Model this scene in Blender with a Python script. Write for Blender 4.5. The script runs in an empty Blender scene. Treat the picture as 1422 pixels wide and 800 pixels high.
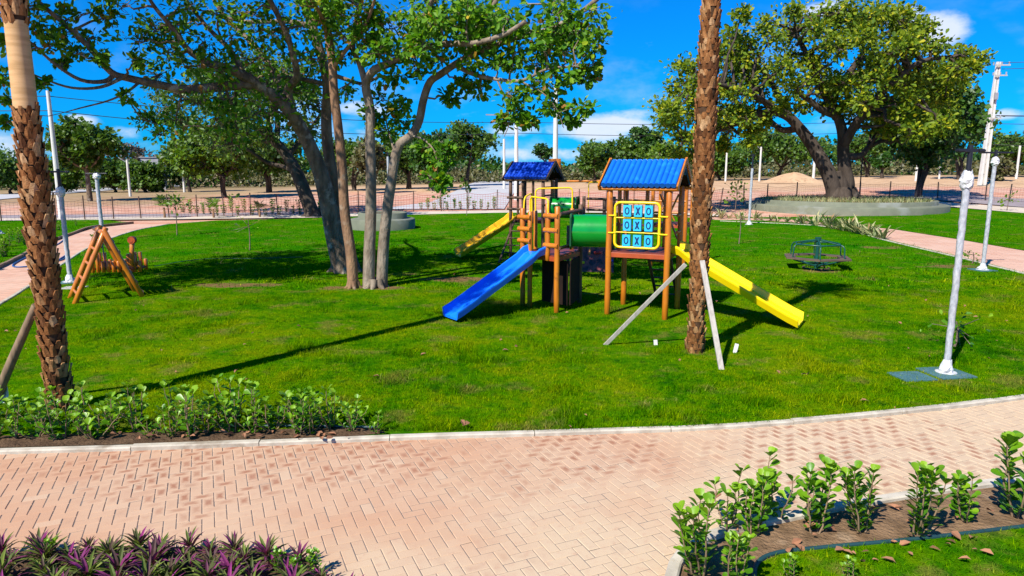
import bpy, bmesh, math, random
import numpy as np
from mathutils import Vector, Matrix, Quaternion

# ------------------------------------------------------------------ camera, sky, sun, exposure
SC = bpy.context.scene
COL = SC.collection
F_PX, CX, CY, HZ = 948.0, 711.0, 400.0, 238.0
CAM_Z = 2.8
PITCH = math.atan((CY - HZ) / F_PX)
cam_d = bpy.data.cameras.new("camera")
cam_d.sensor_width = 36.0
cam_d.lens = 36.0 * F_PX / 1422.0
cam_d.clip_start = 0.05
cam_d.clip_end = 3000.0
cam = bpy.data.objects.new("camera", cam_d)
COL.objects.link(cam)
cam.location = (0, 0, CAM_Z)
cam.rotation_euler = (math.pi / 2 - PITCH, 0, 0)
SC.camera = cam

SUN_DIR = Vector((-1.8, -2.3, 3.05)).normalized()      # towards the sun
SUN_ELEV = math.asin(SUN_DIR.z)
SUN_ROT = math.atan2(SUN_DIR.x, SUN_DIR.y)
SUN_STRENGTH, SKY_STRENGTH, EXPOSURE = 4.6, 0.085, 0.75
sun_d = bpy.data.lights.new("sun", 'SUN')
sun_d.energy = SUN_STRENGTH
sun_d.angle = math.radians(0.55)
sun_d.color = (1.0, 0.945, 0.86)
sun = bpy.data.objects.new("sun", sun_d)
COL.objects.link(sun)
sun.location = (0, 0, 30)
sun.rotation_euler = (-SUN_DIR).to_track_quat('-Z', 'Y').to_euler()
SC.view_settings.view_transform = 'Standard'
SC.view_settings.look = 'None'
SC.view_settings.exposure = EXPOSURE
SC.view_settings.gamma = 1.0
SC.cycles.max_bounces = 6
SC.cycles.transparent_max_bounces = 8
SC.cycles.sample_clamp_indirect = 6.0

def cam_ray(px, py):
    u = (px - CX) / F_PX
    v = (CY - py) / F_PX
    c, s = math.cos(PITCH), math.sin(PITCH)
    return Vector((u, c + v * s, -s + v * c))

# --- node helper
class NT:
    def __init__(self, tree):
        self.t = tree
        self.t.nodes.clear()
    def n(self, typ, **kw):
        nd = self.t.nodes.new(typ)
        for k, v in kw.items():
            if k.startswith('i_'):
                nd.inputs[k[2:].replace('_', ' ')].default_value = v
            else:
                setattr(nd, k, v)
        return nd
    def l(self, a, b):
        self.t.links.new(a, b)
    def put(self, inp, v):
        if isinstance(v, (int, float)):
            inp.default_value = v
        elif isinstance(v, (tuple, list)):
            inp.default_value = tuple(v) if len(v) != 3 or len(inp.default_value) == 3 else (*v, 1)
        else:
            self.l(v, inp)
    def math(self, op, a, b=0.0, clamp=False):
        nd = self.n('ShaderNodeMath', operation=op, use_clamp=clamp)
        self.put(nd.inputs[0], a); self.put(nd.inputs[1], b)
        return nd.outputs[0]
    def vmath(self, op, a, b=(0, 0, 0)):
        nd = self.n('ShaderNodeVectorMath', operation=op)
        self.put(nd.inputs[0], a)
        if op == 'SCALE':
            self.put(nd.inputs['Scale'], b)
        else:
            self.put(nd.inputs[1], b)
        return nd.outputs['Value'] if op in ('LENGTH', 'DOT_PRODUCT', 'DISTANCE') else nd.outputs[0]
    def mix(self, f, a, b, blend='MIX'):
        nd = self.n('ShaderNodeMixRGB', blend_type=blend)
        self.put(nd.inputs[0], f); self.put(nd.inputs[1], a); self.put(nd.inputs[2], b)
        return nd.outputs[0]
    def noise(self, vec, scale, detail=4.0, rough=0.55):
        nd = self.n('ShaderNodeTexNoise')
        nd.inputs['Scale'].default_value = scale
        nd.inputs['Detail'].default_value = detail
        nd.inputs['Roughness'].default_value = rough
        if vec is not None:
            self.l(vec, nd.inputs['Vector'])
        return nd.outputs['Fac']
    def ramp(self, f, stops, interp='LINEAR'):
        nd = self.n('ShaderNodeValToRGB')
        cr = nd.color_ramp
        cr.interpolation = interp
        while len(cr.elements) < len(stops):
            cr.elements.new(0.5)
        for e, (p, c) in zip(cr.elements, stops):
            e.position = p
            e.color = (*c, 1) if len(c) == 3 else c
        self.l(f, nd.inputs[0])
        return nd.outputs[0]
    def mapr(self, v, a, b, c=0.0, d=1.0, smooth=True):
        nd = self.n('ShaderNodeMapRange', interpolation_type='SMOOTHSTEP' if smooth else 'LINEAR')
        self.put(nd.inputs['Value'], v)
        for k, x in zip(('From Min', 'From Max', 'To Min', 'To Max'), (a, b, c, d)):
            nd.inputs[k].default_value = x
        return nd.outputs[0]

W = bpy.data.worlds.new("World")
SC.world = W
W.use_nodes = True
wt = NT(W.node_tree)
sky = wt.n('ShaderNodeTexSky', sky_type='NISHITA', sun_disc=False, sun_elevation=SUN_ELEV, sun_rotation=SUN_ROT,
           altitude=0.0, air_density=1.0, dust_density=0.25, ozone_density=3.0)
g_ = wt.n('ShaderNodeGamma'); g_.inputs['Gamma'].default_value = 0.9
wt.l(wt.vmath('SCALE', sky.outputs[0], 0.1), g_.inputs['Color'])
skyb = wt.vmath('MULTIPLY', g_.outputs[0], (0.08, 4.75, 10.9))
gen = wt.n('ShaderNodeTexCoord').outputs['Generated']
mask = None
for (px, py, rx, ry, amt) in [(1303, 40, 34, 30, 1.0), (1262, 22, 30, 18, .8), (1150, 14, 40, 14, .8), (830, 178, 95, 22, .9), (715, 178, 60, 16, .75),
                              (750, 215, 110, 14, .6), (880, 160, 60, 10, .5), (500, 150, 60, 14, .6), (520, 185, 60, 16, .45), (110, 168, 28, 10, .9), (25, 200, 55, 24, .55),
                              (190, 185, 40, 12, .5), (560, 205, 60, 12, .45), (1390, 160, 26, 9, .75), (1180, 165, 60, 18, .4)]:
    d = cam_ray(px, py).normalized()
    r = wt.vmath('SUBTRACT', gen, (d.x, d.y, d.z))
    r = wt.vmath('MULTIPLY', r, (F_PX / rx, F_PX / rx, F_PX / ry))
    m = wt.math('MULTIPLY', wt.mapr(wt.vmath('LENGTH', r), 0.2, 1.35, 1.0, 0.0), amt)
    mask = m if mask is None else wt.math('MAXIMUM', mask, m)
warp = wt.vmath('MULTIPLY', gen, (1, 1, 1.9))
n1 = wt.noise(warp, 11.0, 7.0, 0.6)
cl = wt.math('MULTIPLY', wt.mapr(wt.math('ADD', mask, wt.math('MULTIPLY', wt.math('SUBTRACT', n1, 0.5), 2.0)), 0.30, 0.95), 0.9)
zc = wt.n('ShaderNodeSeparateXYZ'); wt.l(gen, zc.inputs[0])
lowband = wt.math('MULTIPLY', wt.mapr(wt.noise(warp, 6.0, 6.0), 0.50, 0.72), wt.mapr(zc.outputs['Z'], 0.02, 0.28, 0.45, 0.0))
cl = wt.math('MAXIMUM', cl, lowband)
skyc = wt.mix(cl, skyb, (6.0, 6.5, 7.4))
bg = wt.n('ShaderNodeBackground')
bg.inputs['Strength'].default_value = SKY_STRENGTH
wt.l(skyc, bg.inputs['Color'])
wo = wt.n('ShaderNodeOutputWorld')
wt.l(bg.outputs[0], wo.inputs['Surface'])

# ------------------------------------------------------------------ terrain height and pixel helpers
def sstep(t):
    t = np.clip(t, 0.0, 1.0)
    return t * t * (3 - 2 * t)

def H(x, y):
    return sstep((np.asarray(y, float) - 26) / 76) * np.clip(1.15 + 0.019 * np.asarray(x, float), -0.05, 2.25)

def at(px, py, dz=0.0):
    """Point of the terrain seen at a pixel of the photograph."""
    d = cam_ray(px, py)
    t = 4.0
    lo = None
    while t < 400:
        p = d * t
        if CAM_Z + p.z - float(H(p.x, p.y)) < 0:
            break
        lo = t
        t *= 1.02
    hi = t
    lo = lo or 1.0
    for _ in range(40):
        mid = (lo + hi) / 2
        p = d * mid
        if CAM_Z + p.z - float(H(p.x, p.y)) < 0:
            hi = mid
        else:
            lo = mid
    p = d * hi
    return Vector((p.x, p.y, float(H(p.x, p.y)) + dz))

def pt(px, py, D):
    d = cam_ray(px, py)
    p = d * (D / d.y)
    return Vector((p.x, p.y, p.z + CAM_Z))

# ------------------------------------------------------------------ materials
MATS = {}
def new_mat(name):
    m = bpy.data.materials.new(name)
    m.use_nodes = True
    MATS[name] = m
    return m, NT(m.node_tree)

def finish(t, base, rough=0.7, bump=None, bstr=0.3, bdist=0.02, metallic=0.0, coat=0.0, trans=0.0, spec=0.5, tcol=None):
    p = t.n('ShaderNodeBsdfPrincipled')
    t.put(p.inputs['Base Color'], base)
    t.put(p.inputs['Roughness'], rough)
    p.inputs['Metallic'].default_value = metallic
    p.inputs['Coat Weight'].default_value = coat
    p.inputs['Specular IOR Level'].default_value = spec
    if bump is not None:
        b = t.n('ShaderNodeBump')
        b.inputs['Strength'].default_value = bstr
        b.inputs['Distance'].default_value = bdist
        t.l(bump, b.inputs['Height'])
        t.l(b.outputs[0], p.inputs['Normal'])
    out = t.n('ShaderNodeOutputMaterial')
    if trans:
        tr = t.n('ShaderNodeBsdfTranslucent')
        t.put(tr.inputs['Color'], tcol if tcol is not None else base)
        ms = t.n('ShaderNodeMixShader')
        ms.inputs[0].default_value = trans
        t.l(p.outputs[0], ms.inputs[1]); t.l(tr.outputs[0], ms.inputs[2])
        t.l(ms.outputs[0], out.inputs[0])
    else:
        t.l(p.outputs[0], out.inputs[0])

def mat(name, c1, c2=None, scale=6.0, stretch=(1, 1, 1), rough=0.6, bump=0.0, bscale=30.0, bdist=0.01, metallic=0.0, coat=0.0, spec=0.5, detail=5.0, c3=None, s3=1.0, t3=(0.55, 0.7), world=False):
    m, t = new_mat(name)
    if world:
        v = t.n('ShaderNodeNewGeometry').outputs['Position']
    else:
        v = t.n('ShaderNodeTexCoord').outputs['Object']
    v2 = t.vmath('MULTIPLY', v, stretch)
    c2 = c2 or tuple(x * 0.75 for x in c1)
    col = t.mix(t.mapr(t.noise(v2, scale, detail), 0.3, 0.7), c1, c2)
    if c3:
        col = t.mix(t.mapr(t.noise(v, s3, 6.0), *t3), col, c3)
    finish(t, col, rough, t.noise(v2, bscale, 4.0) if bump else None, bump, bdist, metallic, coat, spec=spec)
    return m

def leaf_mat(name, stops, trans=0.3, rough=0.45, spec=0.4, tint=1.3):
    m, t = new_mat(name)
    a = t.n('ShaderNodeAttribute', attribute_name='rnd')
    col = t.ramp(a.outputs['Fac'], stops)
    tc = t.mix(1.0, col, (tint, tint * 1.05, tint * 0.5), 'MULTIPLY')
    finish(t, col, rough, trans=trans, spec=spec, tcol=tc)
    return m

# ------------------------------------------------------------------ mesh helpers
def chunk(v, f, m=0, r=None, smooth=False, extra=None):
    return dict(v=np.asarray(v, float).reshape(-1, 3), f=np.asarray(f, int), m=m, r=r, s=smooth, x=extra)

def wloc(o):
    p = Vector((0, 0, 0))
    while o is not None:
        p += o.location
        o = o.parent
    return p

def build(name, chunks, mats, parent=None, bevel=0.0, label=None):
    chunks = [c for c in chunks if len(c['v'])]
    V = np.concatenate([c['v'] for c in chunks])
    if parent is not None:
        V = V - np.array(wloc(parent))
    me = bpy.data.meshes.new(name)
    me.vertices.add(len(V))
    me.vertices.foreach_set('co', V.astype(np.float32).ravel())
    loops, starts, mi, sm = [], [], [], []
    off = 0; ls = 0
    for c in chunks:
        f = c['f']
        n, k = f.shape
        loops.append((f + off).ravel())
        starts.append(ls + np.arange(n) * k)
        ls += n * k
        mi.append(np.full(n, c['m']) if np.isscalar(c['m']) else np.asarray(c['m']))
        sm.append(np.full(n, bool(c['s'])))
        off += len(c['v'])
    loops = np.concatenate(loops); starts = np.concatenate(starts)
    me.loops.add(len(loops))
    me.loops.foreach_set('vertex_index', loops.astype(np.int32))
    me.polygons.add(len(starts))
    me.polygons.foreach_set('loop_start', starts.astype(np.int32))
    me.polygons.foreach_set('material_index', np.concatenate(mi).astype(np.int32))
    me.polygons.foreach_set('use_smooth', np.concatenate(sm))
    if any(c['r'] is not None for c in chunks):
        a = me.attributes.new('rnd', 'FLOAT', 'POINT')
        a.data.foreach_set('value', np.concatenate([np.zeros(len(c['v'])) if c['r'] is None else np.broadcast_to(c['r'], len(c['v'])) for c in chunks]).astype(np.float32))
    if any(c['x'] is not None for c in chunks):
        a = me.attributes.new('buv', 'FLOAT_VECTOR', 'POINT')
        a.data.foreach_set('vector', np.concatenate([np.zeros((len(c['v']), 3)) if c['x'] is None else c['x'] for c in chunks]).astype(np.float32).ravel())
    for m in (mats if isinstance(mats, (list, tuple)) else [mats]):
        me.materials.append(MATS[m] if isinstance(m, str) else m)
    me.update(calc_edges=True)
    o = bpy.data.objects.new(name, me)
    COL.objects.link(o)
    if parent is not None:
        o.parent = parent
    if bevel:
        b = o.modifiers.new('edge', 'BEVEL')
        b.width = bevel; b.segments = 2; b.limit_method = 'ANGLE'; b.angle_limit = math.radians(50)
    if label:
        o['label'] = label
    return o

def thing(name, label, cat, loc=(0, 0, 0), group=None):
    o = bpy.data.objects.new(name, None)
    o.empty_display_size = 0.2
    COL.objects.link(o)
    o.location = loc
    o['label'] = label; o['category'] = cat
    if group: o['group'] = group
    return o

def tag(o, label, cat, group=None):
    o['label'] = label; o['category'] = cat
    if group: o['group'] = group
    return o

def struct(o):
    o['kind'] = 'structure'
    return o

def stuff(o, label=None):
    o['kind'] = 'stuff'
    if label: o['label'] = label
    return o

def dup(root, loc, rotz=0.0, scale=1.0, label=None, group=None, rot=None):
    r = root.copy(); COL.objects.link(r)
    r.location = loc
    r.rotation_euler = rot if rot else (0, 0, rotz)
    r.scale = (scale,) * 3 if isinstance(scale, (int, float)) else scale
    if label: r['label'] = label
    if group: r['group'] = group
    for ch in list(root.children):
        c = ch.copy(); COL.objects.link(c); c.parent = r
        for g in list(ch.children):
            d = g.copy(); COL.objects.link(d); d.parent = c
    return r

def box(c, size, rot=None, m=0):
    """Oriented box: centre, full sizes, 3x3 axes (columns) or an angle about Z."""
    sx, sy, sz = (s / 2 for s in size)
    v = np.array([[x, y, z] for z in (-sz, sz) for y in (-sy, sy) for x in (-sx, sx)])
    if rot is not None:
        if isinstance(rot, (int, float)):
            ca, sa = math.cos(rot), math.sin(rot)
            R = np.array([[ca, -sa, 0], [sa, ca, 0], [0, 0, 1]])
        else:
            R = np.array(rot)
        v = v @ R.T
    v = v + np.array(c)
    f = [[0, 2, 3, 1], [4, 5, 7, 6], [0, 1, 5, 4], [2, 6, 7, 3], [0, 4, 6, 2], [1, 3, 7, 5]]
    return chunk(v, f, m)

def beam(a, b, w, h, m=0, up=(0, 0, 1)):
    a, b = Vector(a), Vector(b)
    y = (b - a).normalized()
    x = y.cross(Vector(up))
    if x.length < 1e-4: x = y.cross(Vector((1, 0, 0)))
    x.normalize(); z = x.cross(y)
    R = np.array([[x[i], y[i], z[i]] for i in range(3)])
    return box((a + b) / 2, (w, (b - a).length, h), R, m)

def tube(pts, rad, n=8, m=0, r=None, closed=False, cap=True, smooth=True, dome=False):
    """List of chunks: a tube along a polyline, quads and caps."""
    P = np.array([list(p) for p in pts], float)
    if np.isscalar(rad): rad = np.full(len(P), float(rad))
    rad = np.asarray(rad, float)
    if dome and not closed:
        def domed(P, rad):
            d = P[-1] - P[-2]; d /= np.linalg.norm(d) + 1e-9
            q = [P[-1] - d * rad[-1] * .25 , P[-1]]
            return np.vstack([P[:-1], q[0], q[1]]), np.concatenate([rad[:-1], [rad[-1], rad[-1] * .72]])
        P, rad = domed(P, rad)
        P, rad = domed(P[::-1], rad[::-1])
    k = len(P)
    T = np.zeros_like(P)
    if closed:
        T = np.roll(P, -1, 0) - np.roll(P, 1, 0)
    else:
        T[1:-1] = P[2:] - P[:-2]; T[0] = P[1] - P[0]; T[-1] = P[-1] - P[-2]
    T /= np.linalg.norm(T, axis=1)[:, None] + 1e-12
    ref = np.array([0, 0, 1.0]) if abs(T[0][2]) < 0.9 else np.array([1.0, 0, 0])
    X = np.cross(T[0], ref); X /= np.linalg.norm(X)
    ang = np.arange(n) / n * 2 * np.pi
    V = np.zeros((k, n, 3))
    for i in range(k):
        X = X - T[i] * (X @ T[i]); X /= np.linalg.norm(X) + 1e-12
        Y = np.cross(T[i], X)
        V[i] = P[i] + rad[i] * (np.cos(ang)[:, None] * X + np.sin(ang)[:, None] * Y)
    rr = k if closed else k - 1
    f = []
    for i in range(rr):
        a = i * n; b = ((i + 1) % k) * n
        for j in range(n):
            f.append([a + j, a + (j + 1) % n, b + (j + 1) % n, b + j])
    out = [chunk(V.reshape(-1, 3), f, m, r, smooth)]
    if cap and not closed:
        for i, rev in ((0, True), (k - 1, False)):
            c = P[i]
            vv = np.vstack([V[i], c])
            ff = [[j, (j + 1) % n, n] if not rev else [(j + 1) % n, j, n] for j in range(n)]
            out.append(chunk(vv, ff, m, r, False))
    return out

def smooth_path(pts, sub=6):
    P = [Vector(p) for p in pts]
    if len(P) < 3: sub = max(sub, 2)
    out = []
    for i in range(len(P) - 1):
        p0 = P[i - 1] if i else P[i] * 2 - P[i + 1]
        p3 = P[i + 2] if i + 2 < len(P) else P[i + 1] * 2 - P[i]
        for s in range(sub):
            t = s / sub
            out.append(0.5 * ((2 * P[i]) + (P[i + 1] - p0) * t + (2 * p0 - 5 * P[i] + 4 * P[i + 1] - p3) * t * t + (3 * P[i] - p0 - 3 * P[i + 1] + p3) * t ** 3))
    out.append(P[-1])
    return out

def lathe(profile, c=(0, 0, 0), n=24, m=0, sx=1.0, sy=1.0, smooth=True):
    ang = np.arange(n) / n * 2 * np.pi
    V = np.array([[c[0] + r * sx * math.cos(a), c[1] + r * sy * math.sin(a), c[2] + z] for r, z in profile for a in ang])
    f = [[i * n + j, i * n + (j + 1) % n, (i + 1) * n + (j + 1) % n, (i + 1) * n + j] for i in range(len(profile) - 1) for j in range(n)]
    return chunk(V, f, m, None, smooth)

def norm(a):
    return a / (np.linalg.norm(a, axis=-1, keepdims=True) + 1e-12)

def scatter(tv, tf, P, Y, N, S, m=0, r=None, smooth=False, SX=None):
    """Copies of one template (x across, y along, z normal) at many places, all in one chunk."""
    P = np.asarray(P, float); Y = norm(np.asarray(Y, float)); N = np.asarray(N, float)
    X = norm(np.cross(Y, N)); Z = np.cross(X, Y)
    S = np.broadcast_to(np.asarray(S, float), (len(P),))
    SX = S if SX is None else np.broadcast_to(np.asarray(SX, float), (len(P),))
    tv = np.asarray(tv, float); tf = np.asarray(tf, int)
    V = (P[:, None] + (tv[None, :, 0, None] * X[:, None]) * SX[:, None, None]
         + (tv[None, :, 1, None] * Y[:, None] + tv[None, :, 2, None] * Z[:, None]) * S[:, None, None])
    Fc = (tf[None] + (np.arange(len(P)) * len(tv))[:, None, None]).reshape(-1, tf.shape[1])
    rr = None if r is None else np.repeat(np.asarray(r, float), len(tv))
    return chunk(V.reshape(-1, 3), Fc, m, rr, smooth)

# obovate leaf folded along its midrib (6 verts, 2 quads + small tip) and simpler ones
LEAF_V = [(0, 0, 0), (-.22, .35, .06), (-.30, .72, .07), (0, 1.0, -.04), (.30, .72, .07), (.22, .35, .06), (0, .55, -.01)]
LEAF_F = [(0, 6, 2, 1), (6, 3, 2, 2), (0, 5, 4, 6), (6, 4, 3, 3)]
LEAF_F = [(0, 6, 1), (1, 6, 2), (2, 6, 3), (3, 6, 4), (4, 6, 5), (5, 6, 0)]
_o = [(0, 0), (.05, .16), (.13, .34), (.24, .55), (.30, .72), (.27, .87), (.15, .97), (0, 1.0)]
OBO_V = [(0, .15, -.005), (0, .45, -.015), (0, .75, -.02)] + [(x, y, .30 * x - .05 * y * y) for x, y in _o] + [(-x, y, .30 * x - .05 * y * y) for x, y in _o[1:-1]]
OBO_F = [(3, 4, 0), (0, 4, 5), (0, 5, 1), (1, 5, 6), (1, 6, 2), (2, 6, 7), (2, 7, 8), (2, 8, 9), (2, 9, 10),
         (3, 0, 11), (0, 12, 11), (0, 1, 12), (1, 13, 12), (1, 2, 13), (2, 14, 13), (2, 15, 14), (2, 16, 15), (2, 10, 16)]
FAR_V = [(-.38, 0, 0), (.38, .1, .05), (.34, .9, -.06), (-.42, .8, .1)]
FAR_F = [(0, 1, 2, 3)]
BLADE_V = [(-.5, 0, 0), (.5, 0, 0), (.28, .55, .10), (-.28, .55, .10), (0, 1, .42)]
BLADE_F = [(0, 1, 2), (0, 2, 3), (3, 2, 4)]
LANCE_V = [(-.06, 0, 0), (.06, 0, 0), (-.085, .35, .02), (0, .35, -.02), (.085, .35, .02), (-.06, .7, -.05), (0, .7, -.08), (.06, .7, -.05), (0, 1, -.22)]
LANCE_F = [(0, 3, 2), (0, 1, 3), (1, 4, 3), (2, 3, 6), (2, 6, 5), (3, 4, 7), (3, 7, 6), (5, 6, 8), (6, 7, 8)]

def inpoly(x, y, poly):
    poly = [(p[0], p[1]) for p in poly]
    x = np.asarray(x); y = np.asarray(y)
    c = np.zeros(x.shape, bool)
    j = len(poly) - 1
    for i in range(len(poly)):
        xi, yi = poly[i]; xj, yj = poly[j]
        if yi != yj:
            c ^= ((yi > y) != (yj > y)) & (x < (xj - xi) * (y - yi) / (yj - yi) + xi)
        j = i
    return c

def vnoise(x, y, scale, seed=0):
    """Cheap smooth value noise in [0, 1]."""
    x = np.asarray(x) * scale + 37.1 * seed + 500; y = np.asarray(y) * scale + 11.7 * seed + 500
    xi = np.floor(x).astype(int); yi = np.floor(y).astype(int)
    fx = sstep(x - xi); fy = sstep(y - yi)
    def h(a, b):
        s = np.sin(a * 127.1 + b * 311.7 + seed * 74.7) * 43758.5453
        return s - np.floor(s)
    return (h(xi, yi) * (1 - fx) + h(xi + 1, yi) * fx) * (1 - fy) + (h(xi, yi + 1) * (1 - fx) + h(xi + 1, yi + 1) * fx) * fy

def sheet(name, outline, dz, m, step=3.0, ymin_split=24.0):
    """A ground sheet inside an outline, following the terrain dz above it."""
    bm = bmesh.new()
    vs = [bm.verts.new((p[0], p[1], 0)) for p in outline]
    f = bm.faces.new(vs)
    f.normal_update()
    if f.normal.z < 0: f.normal_flip()
    bmesh.ops.triangulate(bm, faces=bm.faces[:])
    ys = [p[1] for p in outline]; xs = [p[0] for p in outline]
    y = max(ymin_split, min(ys))
    while y < max(ys):
        bmesh.ops.bisect_plane(bm, geom=bm.verts[:] + bm.edges[:] + bm.faces[:], plane_co=(0, y, 0), plane_no=(0, 1, 0))
        y += step if y < 60 else step * 2
    if max(ys) > ymin_split:
        x = min(xs) + step * 2
        while x < max(xs):
            bmesh.ops.bisect_plane(bm, geom=bm.verts[:] + bm.edges[:] + bm.faces[:], plane_co=(x, 0, 0), plane_no=(1, 0, 0))
            x += step * 2
    for v in bm.verts:
        v.co.z = float(H(v.co.x, v.co.y)) + dz
    me = bpy.data.meshes.new(name)
    bm.to_mesh(me); bm.free()
    me.materials.append(MATS[m])
    o = bpy.data.objects.new(name, me)
    COL.objects.link(o)
    return o

ORD = ("first second third fourth fifth sixth seventh eighth ninth tenth eleventh twelfth thirteenth fourteenth fifteenth sixteenth seventeenth eighteenth nineteenth twentieth "
       "twenty-first twenty-second twenty-third twenty-fourth twenty-fifth twenty-sixth twenty-seventh twenty-eighth twenty-ninth thirtieth thirty-first thirty-second thirty-third "
       "thirty-fourth thirty-fifth thirty-sixth thirty-seventh thirty-eighth thirty-ninth fortieth").split()

# ------------------------------------------------------------------ outlines on the ground (world coordinates)
def ln(pix):
    return [at(*p) for p in pix]
KERB_PX = [(-420, 640), (-150, 634), (0, 629), (150, 625), (300, 620), (400, 616), (500, 612), (570, 609), (640, 607), (720, 605), (800, 602), (880, 600), (960, 597), (1030, 593), (1100, 588), (1180, 581), (1250, 574), (1340, 564), (1422, 553), (1520, 538), (1640, 517)]
KERB = [Vector((p.x, p.y, 0)) for p in smooth_path(ln(KERB_PX), 5)]
BACK = ln([(1640, 430), (1422, 380), (1330, 357), (1270, 343), (1225, 332), (1190, 322), (1130, 312), (1060, 307), (985, 306), (930, 300), (800, 297), (700, 296), (600, 298), (480, 302), (400, 305), (300, 307), (235, 312)])
LEFTP = smooth_path(ln([(235, 312), (185, 322), (130, 342), (90, 366), (50, 393), (0, 425), (-150, 510), (-420, 610)]), 4)
LAWN = KERB + BACK[:-1] + LEFTP
LAWN2 = ln([(-260, 470), (0, 372), (60, 341), (105, 324), (130, 316), (185, 310), (140, 306), (0, 308), (-260, 312)])
LAWN3 = ln([(1240, 319), (1330, 333), (1422, 349), (1640, 390), (1640, 310), (1422, 297), (1310, 288), (1280, 300), (1000, 303), (1090, 305)])
BED_R = ln([(900, 900), (928, 838), (938, 790), (955, 768), (1000, 747), (1080, 728), (1240, 697), (1422, 671), (1640, 640), (2150, 580), (2150, 655), (1640, 712), (1422, 737), (1250, 757), (1090, 772), (1050, 790), (1035, 840), (1035, 900)])
LAWN_FR = ln([(1035, 900), (1035, 840), (1050, 790), (1090, 772), (1250, 757), (1422, 737), (1640, 712), (2150, 655), (2500, 900)])
BED_P = ln([(-300, 790), (-100, 780), (0, 772), (200, 764), (375, 766), (430, 784), (470, 816), (515, 880), (530, 950), (-400, 950)])
BED_L = ln([(-300, 634), (0, 627), (150, 623), (300, 618), (400, 614), (500, 610), (535, 606), (520, 596), (430, 600), (300, 603), (150, 606), (0, 610), (-300, 618)])
BARE = [(at(330, 398), 1.7, .5, .85), (at(475, 402), .8, .45, .7), (at(535, 402), .7, .4, 1.0), (at(640, 390), 1.7, .6, .9), (at(1140, 378), .85, .6, .7), (at(560, 382), 1.2, .5, .6),
        (at(820, 165 + 245), .5, .3, .5), (at(1225, 345), 1.3, .7, .7), (at(1330, 372), 1.6, .6, .7), (at(965, 492), .28, .28, .8), (at(780, 392), 1.0, .6, .45), (at(350, 352), 2.0, .5, .5)]
CENT = lambda pts: sum(pts, Vector()) / len(pts)

# ------------------------------------------------------------------ materials of the place
def lawn_colour(t, pos):
    n1 = t.noise(pos, 0.33, 4.0)
    n2 = t.noise(pos, 1.7, 5.0)
    n3 = t.noise(pos, 9.0, 4.0)
    f = t.math('ADD', t.math('MULTIPLY', n1, 0.50), t.math('ADD', t.math('MULTIPLY', n2, 0.42), t.math('MULTIPLY', n3, 0.34)))
    col = t.ramp(f, [(0.41, (.006, .065, .0)), (0.52, (.030, .145, .0)), (0.61, (.085, .21, .0)), (0.75, (.18, .25, .001))])
    sp = t.n('ShaderNodeSeparateXYZ'); t.l(pos, sp.inputs[0])
    far = t.mapr(sp.outputs['Y'], 14.0, 24.0)
    col = t.mix(t.math('MULTIPLY', far, 0.55), col, (.006, .165, .0))
    m = None
    for (c, rx, ry, a) in BARE:
        r = t.vmath('MULTIPLY', t.vmath('SUBTRACT', pos, (c.x, c.y, 0)), (1 / rx, 1 / ry, 0))
        k = t.math('MULTIPLY', t.mapr(t.vmath('LENGTH', r), 0.3, 1.15, 1.0, 0.0), a)
        m = k if m is None else t.math('MAXIMUM', m, k)
    bare = t.mapr(t.math('ADD', m, t.math('MULTIPLY', t.math('SUBTRACT', n2, 0.5), 1.5)), 0.35, 0.85)
    straw = t.math('MULTIPLY', t.mapr(t.math('ADD', t.noise(pos, 1.1, 6.0, .65), t.math('MULTIPLY', n3, .12)), .60, .72), .6)
    col = t.mix(straw, col, (.20, .165, .035))
    tuft = t.math('MULTIPLY', t.mapr(t.noise(pos, 5.5, 3.0), .58, .70), .55)
    col = t.mix(tuft, col, (.006, .055, .004))
    return col, bare, n3

m_, t = new_mat('lawn')
pos = t.n('ShaderNodeNewGeometry').outputs['Position']
col, bare, n3 = lawn_colour(t, pos)
col = t.mix(t.math('MULTIPLY', t.noise(pos, 40.0, 3.0), 0.55), col, (.012, .05, .004))
col = t.mix(bare, col, t.mix(n3, (.13, .075, .03), (.22, .14, .06)))
finish(t, col, 0.9, t.noise(pos, 60.0, 3.0), 0.7, 0.03, spec=0.0)

m_, t = new_mat('grass_blade')
pos = t.n('ShaderNodeNewGeometry').outputs['Position']
col, bare, n3 = lawn_colour(t, pos)
a = t.n('ShaderNodeAttribute', attribute_name='rnd')
col = t.mix(1.0, col, t.ramp(a.outputs['Fac'], [(0, (.30, .42, .3)), (.45, (.95, 1.0, 1.0)), (.8, (1.55, 1.4, 1.2)), (.93, (2.1, 1.7, 1.5)), (1, (3.4, 2.1, 9.0))]), 'MULTIPLY')
finish(t, col, 0.9, trans=0.35, spec=0.0)

m_, t = new_mat('earth')
pos = t.n('ShaderNodeNewGeometry').outputs['Position']
sp = t.n('ShaderNodeSeparateXYZ'); t.l(pos, sp.inputs[0])
w = t.math('ADD', sp.outputs['Y'], t.math('MULTIPLY', t.math('SUBTRACT', t.noise(pos, 0.06, 5.0), 0.5), 40.0))
tan_ = t.mix(t.mapr(t.noise(pos, 0.35, 6.0), .35, .65), (.54, .36, .21), (.46, .29, .165))
red = t.mix(t.mapr(t.noise(pos, 0.5, 6.0), .35, .65), (.50, .23, .145), (.56, .35, .25))
dry = t.mix(t.mapr(t.noise(pos, 0.8, 6.0), .4, .6), (.25, .17, .075), (.14, .12, .05))
col = t.mix(t.mapr(w, 66, 76), red, tan_)
col = t.mix(t.math('MULTIPLY', t.mapr(w, 92, 108), .8), col, dry)
xx = t.math('ADD', sp.outputs['X'], t.math('MULTIPLY', t.math('SUBTRACT', t.noise(pos, 0.1, 4.0), 0.5), 26.0))
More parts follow.
